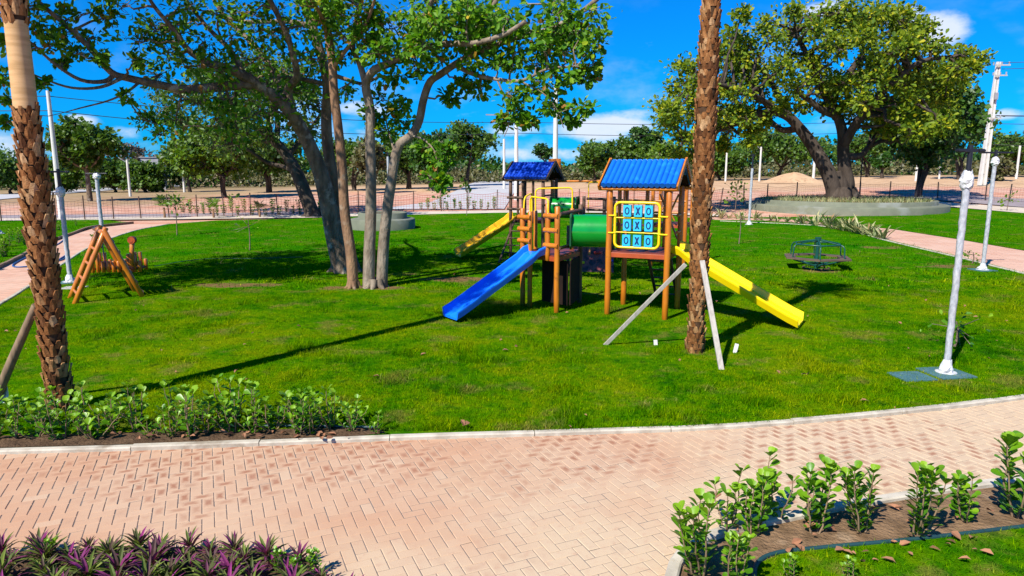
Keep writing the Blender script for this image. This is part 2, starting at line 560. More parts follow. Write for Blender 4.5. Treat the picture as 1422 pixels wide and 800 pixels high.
leftdry = t.math('MULTIPLY', t.mapr(xx, -34, -22, 1.0, 0.0), t.mapr(w, 50, 62))
col = t.mix(t.math('MULTIPLY', leftdry, .75), col, t.mix(t.mapr(t.noise(pos, 0.9, 6.0), .4, .6), (.30, .21, .11), (.22, .17, .075)))
col = t.mix(t.math('MULTIPLY', t.mapr(t.noise(pos, 2.5, 6.0), .52, .68), .5), col, (.19, .11, .06))
finish(t, col, 0.95, t.noise(pos, 3.0, 6.0), 0.5, 0.1, spec=0.1)

m_, t = new_mat('brick')
pos = t.n('ShaderNodeNewGeometry').outputs['Position']
a = t.n('ShaderNodeAttribute', attribute_name='rnd')
bu = t.n('ShaderNodeAttribute', attribute_name='buv')
col = t.ramp(a.outputs['Fac'], [(0, (.43, .235, .14)), (.3, (.46, .262, .155)), (.8, (.48, .285, .172)), (1, (.50, .33, .21))])
sp = t.n('ShaderNodeSeparateXYZ'); t.l(pos, sp.inputs[0])
dust = t.mapr(t.noise(pos, 0.45, 5.0), .38, .62)
worn = t.mapr(t.math('ADD', t.noise(pos, 0.42, 4.0), t.mapr(sp.outputs['Y'], 4.6, 6.6, -0.08, 0.06)), .44, .60)
pale = t.mapr(t.math('ADD', t.math('MULTIPLY', sp.outputs['X'], .09), t.math('ADD', t.math('MULTIPLY', sp.outputs['Y'], -.13), t.math('MULTIPLY', t.noise(pos, .6, 4.0), .9))), -.45, -.05)
col = t.mix(t.math('MULTIPLY', pale, .7), col, (.54, .43, .28))
col = t.mix(t.math('MULTIPLY', dust, .35), col, (.54, .42, .29))
sb = t.n('ShaderNodeSeparateXYZ'); t.l(bu.outputs['Vector'], sb.inputs[0])
rr = t.math('MAXIMUM', t.math('ABSOLUTE', sb.outputs['X']), t.math('ABSOLUTE', sb.outputs['Y']))
inner = t.mapr(t.math('ADD', rr, t.math('MULTIPLY', t.math('SUBTRACT', t.noise(pos, 26.0, 4.0), .5), .9)), 0.15, 0.95, 1.0, 0.0)
stain = t.math('MULTIPLY', t.math('MULTIPLY', inner, worn), t.mapr(sb.outputs['Z'], 0.0, 0.75))
col = t.mix(t.math('MULTIPLY', stain, .85), col, (.29, .12, .065))
col = t.mix(t.math('MULTIPLY', t.mapr(t.noise(pos, 14.0, 6.0), .5, .75), .35), col, (.42, .23, .15))
col = t.mix(t.math('MULTIPLY', t.mapr(t.noise(pos, 3.0, 5.0), .6, .72), .25), col, (.30, .20, .14))
finish(t, col, 0.88, t.noise(pos, 90.0, 4.0), 0.35, 0.004, spec=0.25)

m_, t = new_mat('pavers_far')
pos = t.n('ShaderNodeNewGeometry').outputs['Position']
bt = t.n('ShaderNodeTexBrick')
bt.inputs['Scale'].default_value = 1.0
bt.inputs['Brick Width'].default_value = .4; bt.inputs['Row Height'].default_value = .2; bt.inputs['Mortar Size'].default_value = .012
bt.inputs['Color1'].default_value = (.52, .28, .185, 1); bt.inputs['Color2'].default_value = (.60, .36, .25, 1); bt.inputs['Mortar'].default_value = (.36, .24, .17, 1)
rot = t.n('ShaderNodeVectorRotate', rotation_type='Z_AXIS'); rot.inputs['Angle'].default_value = .4
t.l(pos, rot.inputs['Vector']); t.l(rot.outputs[0], bt.inputs['Vector'])
col = t.mix(t.math('MULTIPLY', t.mapr(t.noise(pos, .5, 5.0), .4, .65), .5), bt.outputs['Color'], (.60, .42, .31))
finish(t, col, 0.9, spec=0.2)

mat('sand_joint', (.20, .17, .145), (.14, .12, .11), 8, rough=.95, world=True, spec=.1)
mat('soil', (.25, .155, .085), (.13, .08, .042), 5, rough=.95, bump=.9, bscale=28, bdist=.04, c3=(.34, .24, .15), s3=2.0, world=True, spec=.1)
mat('soil_dark', (.075, .045, .026), (.13, .08, .045), 6, rough=.95, bump=.9, bscale=28, bdist=.04, world=True, spec=.1)
mat('kerb_stone', (.53, .475, .375), (.36, .315, .24), 6, rough=.9, bump=.3, bscale=60, bdist=.006, c3=(.25, .20, .14), s3=2.2, t3=(.56, .7), world=True)
mat('sidewalk', (.58, .49, .38), (.48, .39, .29), 1.2, rough=.9, world=True)
mat('asphalt', (.30, .25, .25), (.22, .175, .17), 1.0, rough=.9, world=True, c3=(.34, .24, .2), s3=.3)
mat('pale_road', (.46, .45, .44), (.40, .385, .37), .6, rough=.9, world=True, c3=(.42, .34, .28), s3=.25)
mat('concrete_green', (.165, .175, .115), (.125, .135, .09), 1.5, rough=.8, bump=.1, bscale=20, c3=(.21, .22, .18), s3=.6)
mat('concrete', (.46, .44, .40), (.37, .35, .31), 3, rough=.85, bump=.2, bscale=40)
mat('concrete_white', (.66, .64, .58), (.55, .53, .48), 2, rough=.8, bump=.1)
mat('bark_grey', (.24, .18, .125), (.10, .072, .05), 7, (1, 1, .35), rough=.95, bump=1.0, bscale=16, bdist=.07, c3=(.36, .30, .23), s3=2.4, t3=(.56, .66), spec=.15)
mat('bark_pale', (.31, .25, .185), (.16, .12, .085), 6, (1, 1, .35), rough=.95, bump=.8, bscale=16, bdist=.05, c3=(.16, .12, .085), s3=2.0, t3=(.55, .66), spec=.1)
mat('bark_brown', (.32, .185, .10), (.17, .095, .055), 5, (1, 1, .4), rough=.9, bump=.8, bscale=16, bdist=.04, c3=(.30, .22, .15), s3=3.0, spec=.15)
mat('bark_dark', (.085, .065, .05), (.045, .034, .026), 3, (1, 1, .35), rough=.95, bump=.7, bscale=9, bdist=.05, c3=(.17, .14, .11), s3=1.0, t3=(.58, .7), spec=.1)
m_, t = new_mat('palm_boot')
v = t.n('ShaderNodeTexCoord').outputs['Object']
a = t.n('ShaderNodeAttribute', attribute_name='rnd')
col = t.ramp(a.outputs['Fac'], [(0, (.13, .055, .022)), (.35, (.30, .125, .040)), (.7, (.41, .19, .068)), (.9, (.50, .28, .12)), (1, (.57, .36, .18))])
col = t.mix(t.mapr(t.noise(t.vmath('MULTIPLY', v, (1, 1, .5)), 26.0, 5.0), .35, .7), t.mix(1.0, col, (.55, .5, .45), 'MULTIPLY'), col)
finish(t, col, .85, t.noise(v, 60.0, 4.0), .5, .012, spec=.15)
mat('palm_core', (.05, .028, .015), (.09, .05, .026), 12, rough=.95, bump=.6, bscale=30, spec=.1)
mat('palm_ring', (.60, .38, .18), (.46, .28, .12), 3, (1, 1, 7), rough=.85, bump=.12, bscale=4, bdist=.01, spec=.15)
mat('plank_grey', (.44, .40, .34), (.33, .29, .24), 4, (6, 6, .6), rough=.85, bump=.3, bscale=10)
mat('stick_brown', (.27, .18, .10), (.17, .11, .06), 4, (5, 5, .6), rough=.85, bump=.4, bscale=10)
mat('log_wood', (.56, .18, .010), (.42, .115, .007), 3.5, (3, 3, .5), rough=.38, bump=.12, bscale=12, coat=.25, c3=(.28, .085, .010), s3=5, t3=(.6, .75))
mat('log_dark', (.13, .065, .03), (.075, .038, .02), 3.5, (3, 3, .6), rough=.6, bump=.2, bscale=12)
mat('deck_red', (.17, .035, .022), (.11, .024, .016), 4, rough=.45, bump=.1)
mat('red_board', (.42, .075, .015), (.32, .05, .012), 4, rough=.45)
mat('panel_dark', (.022, .011, .008), (.014, .008, .006), 4, rough=.8, spec=.15)
mat('climb_wall', (.42, .075, .065), (.26, .05, .055), 3.5, rough=.7, bump=.7, bscale=7, bdist=.05, c3=(.055, .02, .03), s3=5, t3=(.5, .6))
mat('yellow_paint', (.93, .60, .003), (.88, .55, .003), 3, rough=.3, spec=.5)
mat('slide_yellow', (.84, .60, .003), (.80, .56, .003), 2, rough=.28, spec=.5)
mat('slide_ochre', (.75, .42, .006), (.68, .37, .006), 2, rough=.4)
mat('slide_blue', (.006, .19, .92), (.005, .16, .85), 2, rough=.3)
mat('roof_blue', (.004, .15, .66), (.004, .12, .56), 3, rough=.42, c3=(.01, .20, .70), s3=4)
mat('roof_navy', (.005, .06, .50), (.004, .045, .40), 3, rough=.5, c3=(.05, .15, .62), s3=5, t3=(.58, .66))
mat('tunnel_green', (.004, .27, .025), (.003, .22, .02), 3, rough=.22, bump=.08, bscale=14, coat=.4)
mat('flange_green', (.006, .075, .02), (.005, .055, .016), 3, rough=.4)
mat('tile_cyan', (.03, .47, .74), (.025, .42, .68), 5, rough=.35)
mat('letter_navy', (.006, .025, .13), None, 5, rough=.4)
mat('hold_red', (.6, .015, .015), None, rough=.4)
mat('hold_blue', (.01, .05, .5), None, rough=.4)
mat('wheel_green', (.008, .075, .055), (.006, .055, .04), 4, rough=.35)
mat('seat_brown', (.13, .085, .05), (.09, .055, .035), 4, (1, 1, 1), rough=.6)
mat('rope_blue', (.02, .10, .30), None, rough=.5)
mat('hose_teal', (.012, .055, .06), (.01, .04, .048), 4, rough=.55)
mat('pad_teal', (.06, .15, .16), (.045, .115, .125), 5, rough=.7, c3=(.12, .19, .18), s3=4)
mat('black_metal', (.012, .013, .018), None, rough=.4)
mat('net_dark', (.06, .03, .05), None, rough=.7)
mat('net_orange', (.48, .12, .10), None, rough=.7)
mat('stake_brown', (.11, .06, .04), None, rough=.8)
mat('stake_black', (.025, .022, .022), None, rough=.8)
mat('white_plastic', (.70, .69, .67), (.50, .50, .50), 14, rough=.35, bump=.6, bscale=16, bdist=.02)
mat('peg_white', (.78, .75, .70), None, rough=.6)
mat('dead_leaf', (.34, .15, .07), (.22, .10, .05), 8, rough=.8)
mat('cable', (.02, .02, .022), None, rough=.6)
mat('glass_dark', (.05, .06, .07), None, rough=.2)
mat('tank_grey', (.30, .30, .31), (.22, .22, .23), 1, rough=.8)
m_, t = new_mat('pole_wrapped')
v = t.n('ShaderNodeTexCoord').outputs['Object']
v2 = t.vmath('MULTIPLY', v, (7, 7, 3.2))
nn = t.noise(v2, 3.5, 6.0)
finish(t, t.mix(t.mapr(nn, .35, .68), (.34, .35, .37), (.52, .52, .53)), 0.4, nn, .4, .015, metallic=.1)

GREEN = leaf_mat('leaf_cashew', [(0, (0.02009, 0.06728, 0.004784)), (.3, (0.0586, 0.1794, 0.007176)), (.72, (0.1423, 0.314, 0.009568)), (.93, (0.2846, 0.3887, 0.01435)), (.975, (0.5526, 0.4036, 0.02392)), (1, (0.3349, 0.1495, 0.02392))], .42, .55, .25)
leaf_mat('leaf_dark', [(0, (.012, .045, .005)), (.5, (.032, .095, .008)), (1, (.075, .155, .012))], .3)
leaf_mat('leaf_yellowgreen', [(0, (0.03297, 0.08096, 0.00471)), (.4, (0.1072, 0.184, 0.007066)), (.75, (0.2473, 0.3018, 0.009421)), (1, (0.4616, 0.4122, 0.01413))], .36, .55, .25)
leaf_mat('leaf_mid', [(0, (0.0168, 0.0504, 0.00672)), (.5, (0.0616, 0.1344, 0.01008)), (1, (0.1344, 0.2184, 0.01568))], .33)
leaf_mat('leaf_bright', [(0, (.03, .085, .005)), (.5, (.10, .19, .008)), (1, (.18, .27, .012))], .35)
leaf_mat('leaf_scrub', [(0, (.06, .055, .02)), (.5, (.10, .10, .03)), (1, (.17, .15, .05))], .2)
leaf_mat('leaf_bare', [(0, (.10, .08, .055)), (1, (.16, .13, .09))], .1)
leaf_mat('leaf_clusia', [(0, (0.0244, 0.1037, 0.00488)), (.5, (0.0915, 0.244, 0.00732)), (1, (0.244, 0.4148, 0.01464))], .3, .36, .35)
leaf_mat('leaf_rosette', [(0, (.26, .03, .16)), (.28, (.15, .028, .09)), (.48, (.085, .06, .035)), (.62, (.085, .13, .02)), (.85, (.16, .21, .03)), (1, (.26, .30, .07))], .25, .6, .2)
leaf_mat('leaf_flax', [(0, (.09, .14, .04)), (.5, (.26, .29, .11)), (.85, (.48, .43, .22)), (1, (.34, .22, .09))], .2, .5)
leaf_mat('leaf_palm', [(0, (.03, .08, .015)), (.7, (.07, .14, .03)), (1, (.25, .20, .07))], .2, .45)

# ------------------------------------------------------------------ ground
xs = np.concatenate([np.linspace(-420, -70, 18), np.linspace(-64, 76, 48), np.linspace(84, 420, 18)])
ysg = np.concatenate([[-60, -20, 0, 12, 22], np.linspace(26, 110, 40), [125, 150, 200, 300, 500, 900]])
XX, YY = np.meshgrid(xs, ysg)
TV = np.stack([XX, YY, H(XX, YY) - 0.05 * (YY < 1e9)], -1).reshape(-1, 3)
nx = len(xs)
TF = [[j * nx + i, j * nx + i + 1, (j + 1) * nx + i + 1, (j + 1) * nx + i] for j in range(len(ysg) - 1) for i in range(nx - 1)]
struct(build('terrain', [chunk(TV, TF, 0, None, True)], 'earth'))
struct(sheet('lawn', LAWN, 0.035, 'lawn'))
struct(sheet('lawn', LAWN2, 0.035, 'lawn'))
struct(sheet('lawn', LAWN3, 0.035, 'lawn'))
struct(sheet('lawn', LAWN_FR, 0.035, 'lawn'))
struct(sheet('planting_soil', BED_R, 0.030, 'soil'))
struct(sheet('planting_soil', BED_P, 0.030, 'soil_dark'))
struct(sheet('planting_soil', BED_L, 0.042, 'soil_dark'))

# brick path of real herringbone bricks
PATH = [Vector((-11, 3, 0)), Vector((13, 3, 0)), Vector((14, 10.5, 0))] + [p + Vector((0, .05, 0)) for p in reversed(KERB)]
rngb = np.random.default_rng(4)
TH = math.radians(24)
uu = np.array([math.cos(TH), math.sin(TH)]); vv = np.array([-math.sin(TH), math.cos(TH)])
U = .0945
ii, jj = np.meshgrid(np.arange(-150, 205), np.arange(-120, 155))
ii = ii.ravel(); jj = jj.ravel()
kk = (ii - jj) % 4
def bricks(sel, lx, ly):
    i0, j0 = ii[sel], jj[sel]
    cx = (i0 + lx / 2) * U; cy = (j0 + ly / 2) * U
    wx = cx * uu[0] + cy * vv[0]; wy = cx * uu[1] + cy * vv[1] + 6
    ok = inpoly(wx, wy, PATH) & (wy < 11.5) & (wy > 3.0)
    wx, wy = wx[ok], wy[ok]
    n = len(wx)
    hx, hy = lx * U / 2 - .0018, ly * U / 2 - .0018
    tv, ti = [], []
    for (ins, z) in ((0, -.0055), (.005, 0.0)):
        for (sx, sy) in ((-1, -1), (1, -1), (1, 1), (-1, 1)):
            tv.append((sx * (hx - ins), sy * (hy - ins), z)); ti.append((sx * (1 - ins / hx), sy * (1 - ins / hy)))
    tf = [(4, 5, 6, 7)] + [(a, (a + 1) % 4, 4 + (a + 1) % 4, 4 + a) for a in range(4)]
    tv = np.array(tv); ti = np.array(ti)
    zz = np.clip(rngb.normal(0, .0011, n), -.002, .003)
    tilt = rngb.normal(0, .006, (n, 2))
    V = np.zeros((n, 8, 3))
    V[..., 0] = wx[:, None] + tv[:, 0] * uu[0] + tv[:, 1] * vv[0]
    V[..., 1] = wy[:, None] + tv[:, 0] * uu[1] + tv[:, 1] * vv[1]
    V[..., 2] = tv[:, 2] + zz[:, None] + tilt[:, :1] * tv[:, 0] + tilt[:, 1:] * tv[:, 1]
    F = (np.array(tf)[None] + (np.arange(n) * 8)[:, None, None]).reshape(-1, 4)
    r = np.repeat(np.clip(rngb.normal(.5, .22, n), 0, 1), 8)
    ex = np.zeros((n, 8, 3)); ex[..., :2] = ti[None]; ex[..., 2] = rngb.random(n)[:, None]
    return chunk(V.reshape(-1, 3), F, 0, r, False, ex.reshape(-1, 3))
struct(build('brick_path', [bricks(kk == 0, 2, 1), bricks(kk == 3, 1, 2)], 'brick'))
struct(sheet('path_sand', PATH, -0.0045, 'sand_joint'))
LP = ln([(-260, 472), (0, 373), (60, 342), (105, 325), (130, 317), (185, 311), (235, 311)]) + LEFTP[1:]
struct(sheet('side_path', LP, 0.0, 'pavers_far'))
RP = ln([(985, 307), (1060, 308), (1130, 313), (1190, 323), (1225, 333), (1270, 344), (1330, 358), (1422, 381), (1640, 431), (1640, 390), (1422, 349), (1330, 333), (1240, 319), (1090, 305), (1000, 303)])
struct(sheet('side_path', RP, 0.02, 'pavers_far'))
# pale pavement and road along the fence, the far roads
SW = ln([(-300, 312), (0, 307), (250, 305), (420, 303), (560, 299), (700, 296), (860, 296), (1000, 301), (1000, 298), (860, 293), (700, 292.5), (560, 295), (420, 299), (250, 301.5), (0, 303.5), (-300, 307)])
struct(sheet('pavement', SW, 0.03, 'sidewalk'))
SW2 = ln([(1270, 281), (1310, 287), (1422, 296.5), (1640, 312), (1640, 300), (1422, 289), (1330, 283), (1280, 278.5)])
struct(sheet('pavement', SW2, 0.03, 'sidewalk'))
struct(sheet('asphalt_road', ln([(1240, 272), (1300, 278), (1422, 288), (1640, 299), (1640, 285), (1422, 276), (1330, 271), (1280, 268)]), 0.012, 'asphalt'))
struct(sheet('asphalt_road', ln([(-300, 306), (0, 303), (250, 301), (420, 298.5), (480, 296), (420, 294), (250, 297), (0, 299), (-300, 301)]), 0.012, 'asphalt'))
struct(sheet('pale_road', ln([(520, 291), (700, 290.5), (727, 251), (668, 250.5), (640, 262), (600, 280)]), 0.015, 'pale_road'))
struct(sheet('pale_road', ln([(-300, 287), (0, 277), (90, 269), (180, 262), (260, 258), (262, 256), (180, 259), (90, 264), (0, 270), (-300, 277)]), 0.015, 'pale_road'))

# kerbs
def kerb_chunks(path, w, h, seg=1.0, gap=.008, seed=1, z0=-.04):
    rg = random.Random(seed)
    P = [Vector((p.x, p.y, float(H(p.x, p.y)))) for p in path]
    d = [0]
    for a, b in zip(P, P[1:]): d.append(d[-1] + (b - a).length)
    def ev(s):
        for i in range(len(P) - 1):
            if d[i + 1] >= s or i == len(P) - 2:
                return P[i].lerp(P[i + 1], (s - d[i]) / max(1e-6, d[i + 1] - d[i]))
    out = []; s = 0
    while s < d[-1] - .1:
        e = min(s + seg * rg.uniform(.9, 1.1), d[-1])
        a, b = ev(s + gap / 2), ev(e - gap / 2)
        mid = ev((s + e) / 2)
        dz = rg.uniform(-.006, .006)
        for p, q in ((a, mid), (mid, b)):
            dr = (q - p).normalized(); nn = Vector((-dr.y, dr.x, 0))
            V = []
            for c in (p, q):
                for (o, z) in ((-w / 2, z0), (-w / 2, h - .012), (-w / 2 + .012, h), (w / 2 - .012, h), (w / 2, h - .012), (w / 2, z0)):
                    V.append(c + nn * o + Vector((0, 0, z + dz)))
            F = [[i, i + 1, i + 7, i + 6] for i in range(5)]
            out.append(chunk(V, F))
            out.append(chunk(V[:6], [[5, 4, 3, 2], [5, 2, 1, 0]])); out.append(chunk(V[6:], [[2, 3, 4, 5], [0, 1, 2, 5]]))
        s = e
    return out
struct(build('kerb', kerb_chunks(KERB, .085, .045, 1.4, seed=3), 'kerb_stone'))
struct(build('kerb', kerb_chunks(smooth_path(ln([(915, 850), (932, 815), (938, 790), (955, 768), (1000, 747), (1080, 728), (1240, 697), (1422, 671), (1640, 640), (2150, 580)]), 4), .09, .07, .5, seed=5), 'kerb_stone'))
struct(build('kerb', kerb_chunks(smooth_path(ln([(1000, 308), (1130, 314), (1190, 324), (1225, 334), (1330, 359), (1422, 382), (1640, 432)]), 3), .09, .06, seed=6), 'kerb_stone'))
struct(build('kerb', kerb_chunks(LEFTP, .09, .06, seed=7), 'kerb_stone'))
struct(build('kerb', kerb_chunks(smooth_path(ln([(-260, 470), (0, 372), (60, 341), (105, 324), (130, 316), (185, 310)]), 3), .1, .10, seed=8), 'stick_brown'))

# grass blades: one mass, kept off soil and thin on bare patches
def blades(polys, n, y0, y1, xlim, hgt, wid, seed, excl=()):
    rg = np.random.default_rng(seed)
    y = y0 + (y1 - y0) * rg.random(n) ** 1.15
    x = (rg.random(n) * 2 - 1) * (xlim[0] + xlim[1] * y)
    ok = np.zeros(n, bool)
    for p in polys: ok |= inpoly(x, y, p)
    for p in excl: ok &= ~inpoly(x, y, p)
    den = .45 + .75 * vnoise(x, y, 1.6, 1) * vnoise(x, y, .4, 2) * 2
    for (c, rx, ry, a) in BARE:
        q = np.hypot((x - c.x) / rx, (y - c.y) / ry)
        den *= 1 - a * np.clip(1.25 - q, 0, 1)
    ok &= rg.random(n) < den
    x, y = x[ok], y[ok]
    n = len(x)
    P = np.stack([x, y, H(x, y) + .03], 1)
    az = rg.random(n) * 2 * np.pi
    lean = rg.random(n) ** 1.2 * 1.0
    Y = np.stack([np.cos(az) * lean, np.sin(az) * lean, np.ones(n)], 1)
    N = np.stack([np.cos(az), np.sin(az), -lean], 1)
    tall = 1 + 1.1 * (vnoise(x, y, 2.2, 5) > .74)
    hh = hgt * rg.uniform(.5, 1.25, n) * tall * (.75 + .5 * vnoise(x, y, .8, 6))
    return scatter(BLADE_V, BLADE_F, P, Y, N, hh, r=rg.random(n), SX=wid * rg.uniform(.7, 1.3, n))
near = blades([LAWN], 430000, 7.0, 16.0, (.6, .80), .045, .0066, 1, [BED_L])
mid = blades([LAWN, LAWN2, LAWN3], 150000, 16.0, 42.0, (1.0, .80), .06, .02, 2)
fr = blades([LAWN_FR], 60000, 4.2, 6.6, (0.8, 0.9), .045, .006, 3)
stuff(build('grass', [near, mid, fr], 'grass_blade'), 'short green lawn grass with yellowish patches')

# ------------------------------------------------------------------ trees
V0 = lambda x, y, z: Vector((x, y, z))
def np3(v): return np.array([v[0], v[1], v[2]], float)

def bezier(a, b, sag, n=6):
    a, b = np3(a), np3(b)
    m = (a + b) / 2 + np3(sag)
    t = np.linspace(0, 1, n)[:, None]
    return (1 - t) ** 2 * a + 2 * (1 - t) * t * m + t ** 2 * b

def wobble(P, amt, rg):
    P = np.array(P, float)
    k = len(P)
    if k > 2:
        P[1:-1] += rg.normal(0, amt, (k - 2, 3))
    return P

def leaves_at(P, out, size, rg, droop=.0, template='leaf', up=.7):
    n = len(P)
    Y = norm(out) * .8 + rg.normal(0, .7, (n, 3)); Y[:, 2] -= droop
    N = rg.normal(0, .5, (n, 3)); N[:, 2] += up * .6
    N += norm(out) * .25 + np.array([-.30, -.38, .25])          # leaves turn to the light
    S = size * rg.uniform(.5, 1.3, n)
    r = np.clip(rg.normal(.5, .24, n), 0, 1)
    tv, tf = (LEAF_V, LEAF_F) if template == 'leaf' else (FAR_V, FAR_F)
    return scatter(tv, tf, P, Y, N, S, r=r)

def crown(limb_pts, lumps, rg, size, per, tw=4, twr=.012, spread=.45, template='leaf', droop=0., br=.035, bare=.0, sub=3):
    """Branches from the nearest limb point to every lump, twigs inside it and leaves along the twigs."""
    wood, leaf = [], []
    LP = np.array([p for p in limb_pts])
    for (c, r) in lumps:
        c = np3(c); r = np.broadcast_to(np.array(r, float), (3,))
        d = np.linalg.norm((LP[:, :3] - c) * np.array([1, 1, 1.25]), axis=1) + np.where(LP[:, 2] > c[2] + .3 * r[2], .6 * r.mean(), 0)
        i = int(np.argmin(d))
        a = LP[i, :3]; ra = LP[i, 3]
        L = np.linalg.norm(c - a)
        if L > .05:
            P = wobble(bezier(a, c, (0, 0, rg.uniform(-.05, .22) * L), 6), .05 * L, rg)
            b0 = min(br * (.6 + .4 * L), ra * .75)
            wood += tube(P, np.linspace(b0, max(twr * 1.2, b0 * .35), 6), 6, cap=False)
        k = max(2, int(tw * rg.uniform(.8, 1.3)))
        D = norm(rg.normal(0, 1, (k, 3)))
        D[:, 2] = D[:, 2] * .8 + .1
        ends = c + D * r * rg.uniform(.55, 1.0, (k, 1))
        cl = []
        for e in ends:
            s = c + (rg.random(3) - .5) * r * .3
            P = wobble(bezier(s, e, rg.normal(0, .12, 3) * r, 4), .03 * r.mean(), rg)
            wood += tube(P, np.linspace(twr, twr * .45, 4), 4, cap=False)
            if rg.random() > bare:
                cl.append((e, e - s))
                for q in range(sub - 1):
                    tt = rg.uniform(.35, .9)
                    e2 = s + (e - s) * tt + rg.normal(0, .28, 3) * r
                    wood += tube([s + (e - s) * tt * .7, e2], [twr * .6, twr * .35], 3, cap=False)
                    cl.append((e2, e2 - s))
        if not cl: continue
        n = max(6, int(per * rg.uniform(.75, 1.25)))
        idx = rg.integers(0, len(cl), n)
        E = np.array([q[0] for q in cl])[idx]; O = np.array([q[1] for q in cl])[idx]
        P = E + rg.normal(0, 1, (n, 3)) * r * spread * .42
        leaf.append(leaves_at(P, (P - c) / r + O * .2, size, rg, droop, template))
    return wood, leaf

def limb(pix, r0, r1, D=None, sub=4, n=10, rg=None):
    """A limb through (px, py, depth) points."""
    P = smooth_path([pt(*p) for p in pix], sub)
    k = len(P)
    R = r0 + (r1 - r0) * np.linspace(0, 1, k) ** .8
    return P, R, n

def limbs_to(limbs, flare=None):
    ch, pts = [], []
    for (P, R, n) in limbs:
        ch += tube(P, R, n, smooth=True)
        for p, r in zip(P, R):
            pts.append([p[0], p[1], p[2], r])
    return ch, pts

def roots(base, r, rg, n=7, h=.5, m=0):
    out = []
    for i in range(n):
        a = i / n * 2 * math.pi + rg.uniform(-.3, .3)
        d = np.array([math.cos(a), math.sin(a), 0])
        b = np3(base)
        P = [b + d * r * .55 + [0, 0, h], b + d * r * .95 + [0, 0, h * .35], b + d * r * 1.35 + [0, 0, .03], b + d * r * 1.8 + [0, 0, -.08]]
        out += tube(smooth_path([Vector(p) for p in P], 3), np.linspace(r * .5, r * .16, 10), 7, m)
    return out

def px_lumps(items, rg):
    """(px, py, depth, radius in px) -> world lumps"""
    out = []
    for (px, py, D, rp) in items:
        c = pt(px, py, D)
        r = rp * D / F_PX
        out.append((c, (r * 1.1, r * 1.1, r * .85)))
    return out

# --- the three slender trees in the middle of the lawn
rg = np.random.default_rng(11)
bA = at(478, 380); dA = bA.y
A_l = [limb([(478, 383, dA), (466, 335, dA), (456, 285, dA - .1), (445, 240, dA - .2), (430, 203, dA - .4), (416, 176, dA - .6), (398, 150, dA - 1.0), (370, 126, dA - 1.3), (340, 106, dA - 1.7), (312, 94, dA - 2), (290, 88, dA - 2.2)], .29, .085, n=12),
       limb([(290, 88, dA - 2.2), (262, 70, dA - 2.4), (240, 40, dA - 2.6), (215, 10, dA - 2.8), (190, -30, dA - 3)], .09, .03),
       limb([(352, 116, dA - 1.5), (300, 121, dA - 1.9), (258, 124, dA - 2.3), (217, 117, dA - 2.6), (180, 109, dA - 2.9), (154, 100, dA - 3.1), (124, 66, dA - 3.3), (95, 38, dA - 3.5), (62, 10, dA - 3.7), (30, -20, dA - 3.9)], .13, .035),
       limb([(160, 103, dA - 3.0), (145, 113, dA - 3.2), (112, 111, dA - 3.4), (75, 88, dA - 3.7), (44, 60, dA - 4), (15, 40, dA - 4.3)], .06, .018),
       limb([(172, 107, dA - 3.0), (140, 121, dA - 3.4), (100, 122, dA - 3.7), (62, 110, dA - 3.9), (30, 96, dA - 4.1)], .045, .014),
       limb([(195, 113, dA - 2.8), (176, 128, dA - 3), (150, 140, dA - 3.2), (112, 150, dA - 3.3), (90, 156, dA - 3.4)], .035, .010),
       limb([(407, 160, dA - .8), (400, 135, dA - .8), (402, 120, dA - .9), (412, 108, dA - 1.2), (408, 80, dA - 1.5), (395, 40, dA - 1.8), (370, -10, dA - 2.2), (350, -60, dA - 2.5)], .13, .05),
       limb([(340, 106, dA - 1.7), (320, 70, dA - 1.5), (290, 40, dA - 1.2), (262, 5, dA - 1), (240, -40, dA - .8)], .08, .03),
       limb([(398, 150, dA - 1), (380, 100, dA + .5), (350, 60, dA + 1.5), (310, 20, dA + 2.4), (280, -30, dA + 3)], .12, .04),
       # second, straighter stem behind
       limb([(486, 381, dA + .5), (480, 330, dA + .5), (471, 290, dA + .5), (462, 244, dA + .4), (455, 202, dA + .3), (453, 161, dA + .2), (455, 124, dA), (450, 92, dA), (440, 56, dA), (434, 37, dA), (425, 11, dA), (415, -40, dA), (410, -90, dA)], .20, .085, n=12),
       limb([(455, 118, dA), (430, 112, dA - .4), (404, 108, dA - .6), (372, 108, dA - 1)], .075, .03),
       limb([(452, 100, dA), (480, 110, dA - .2), (505, 116, dA - .4), (530, 104, dA - .6)], .07, .03),
       limb([(425, 11, dA), (400, -20, dA - 1), (360, -50, dA - 2), (330, -70, dA - 3)], .10, .03),
       limb([(415, -40, dA), (440, -80, dA + 1), (470, -120, dA + 2)], .10, .03),
       limb([(434, 37, dA), (400, 30, dA + .3), (340, 30, dA + .2), (300, 20, dA + .1)], .09, .03)]
woodA, ptsA = limbs_to(A_l)
woodA += roots(bA + Vector((0, .2, 0)), .32, rg, 7, .45)
LA = []
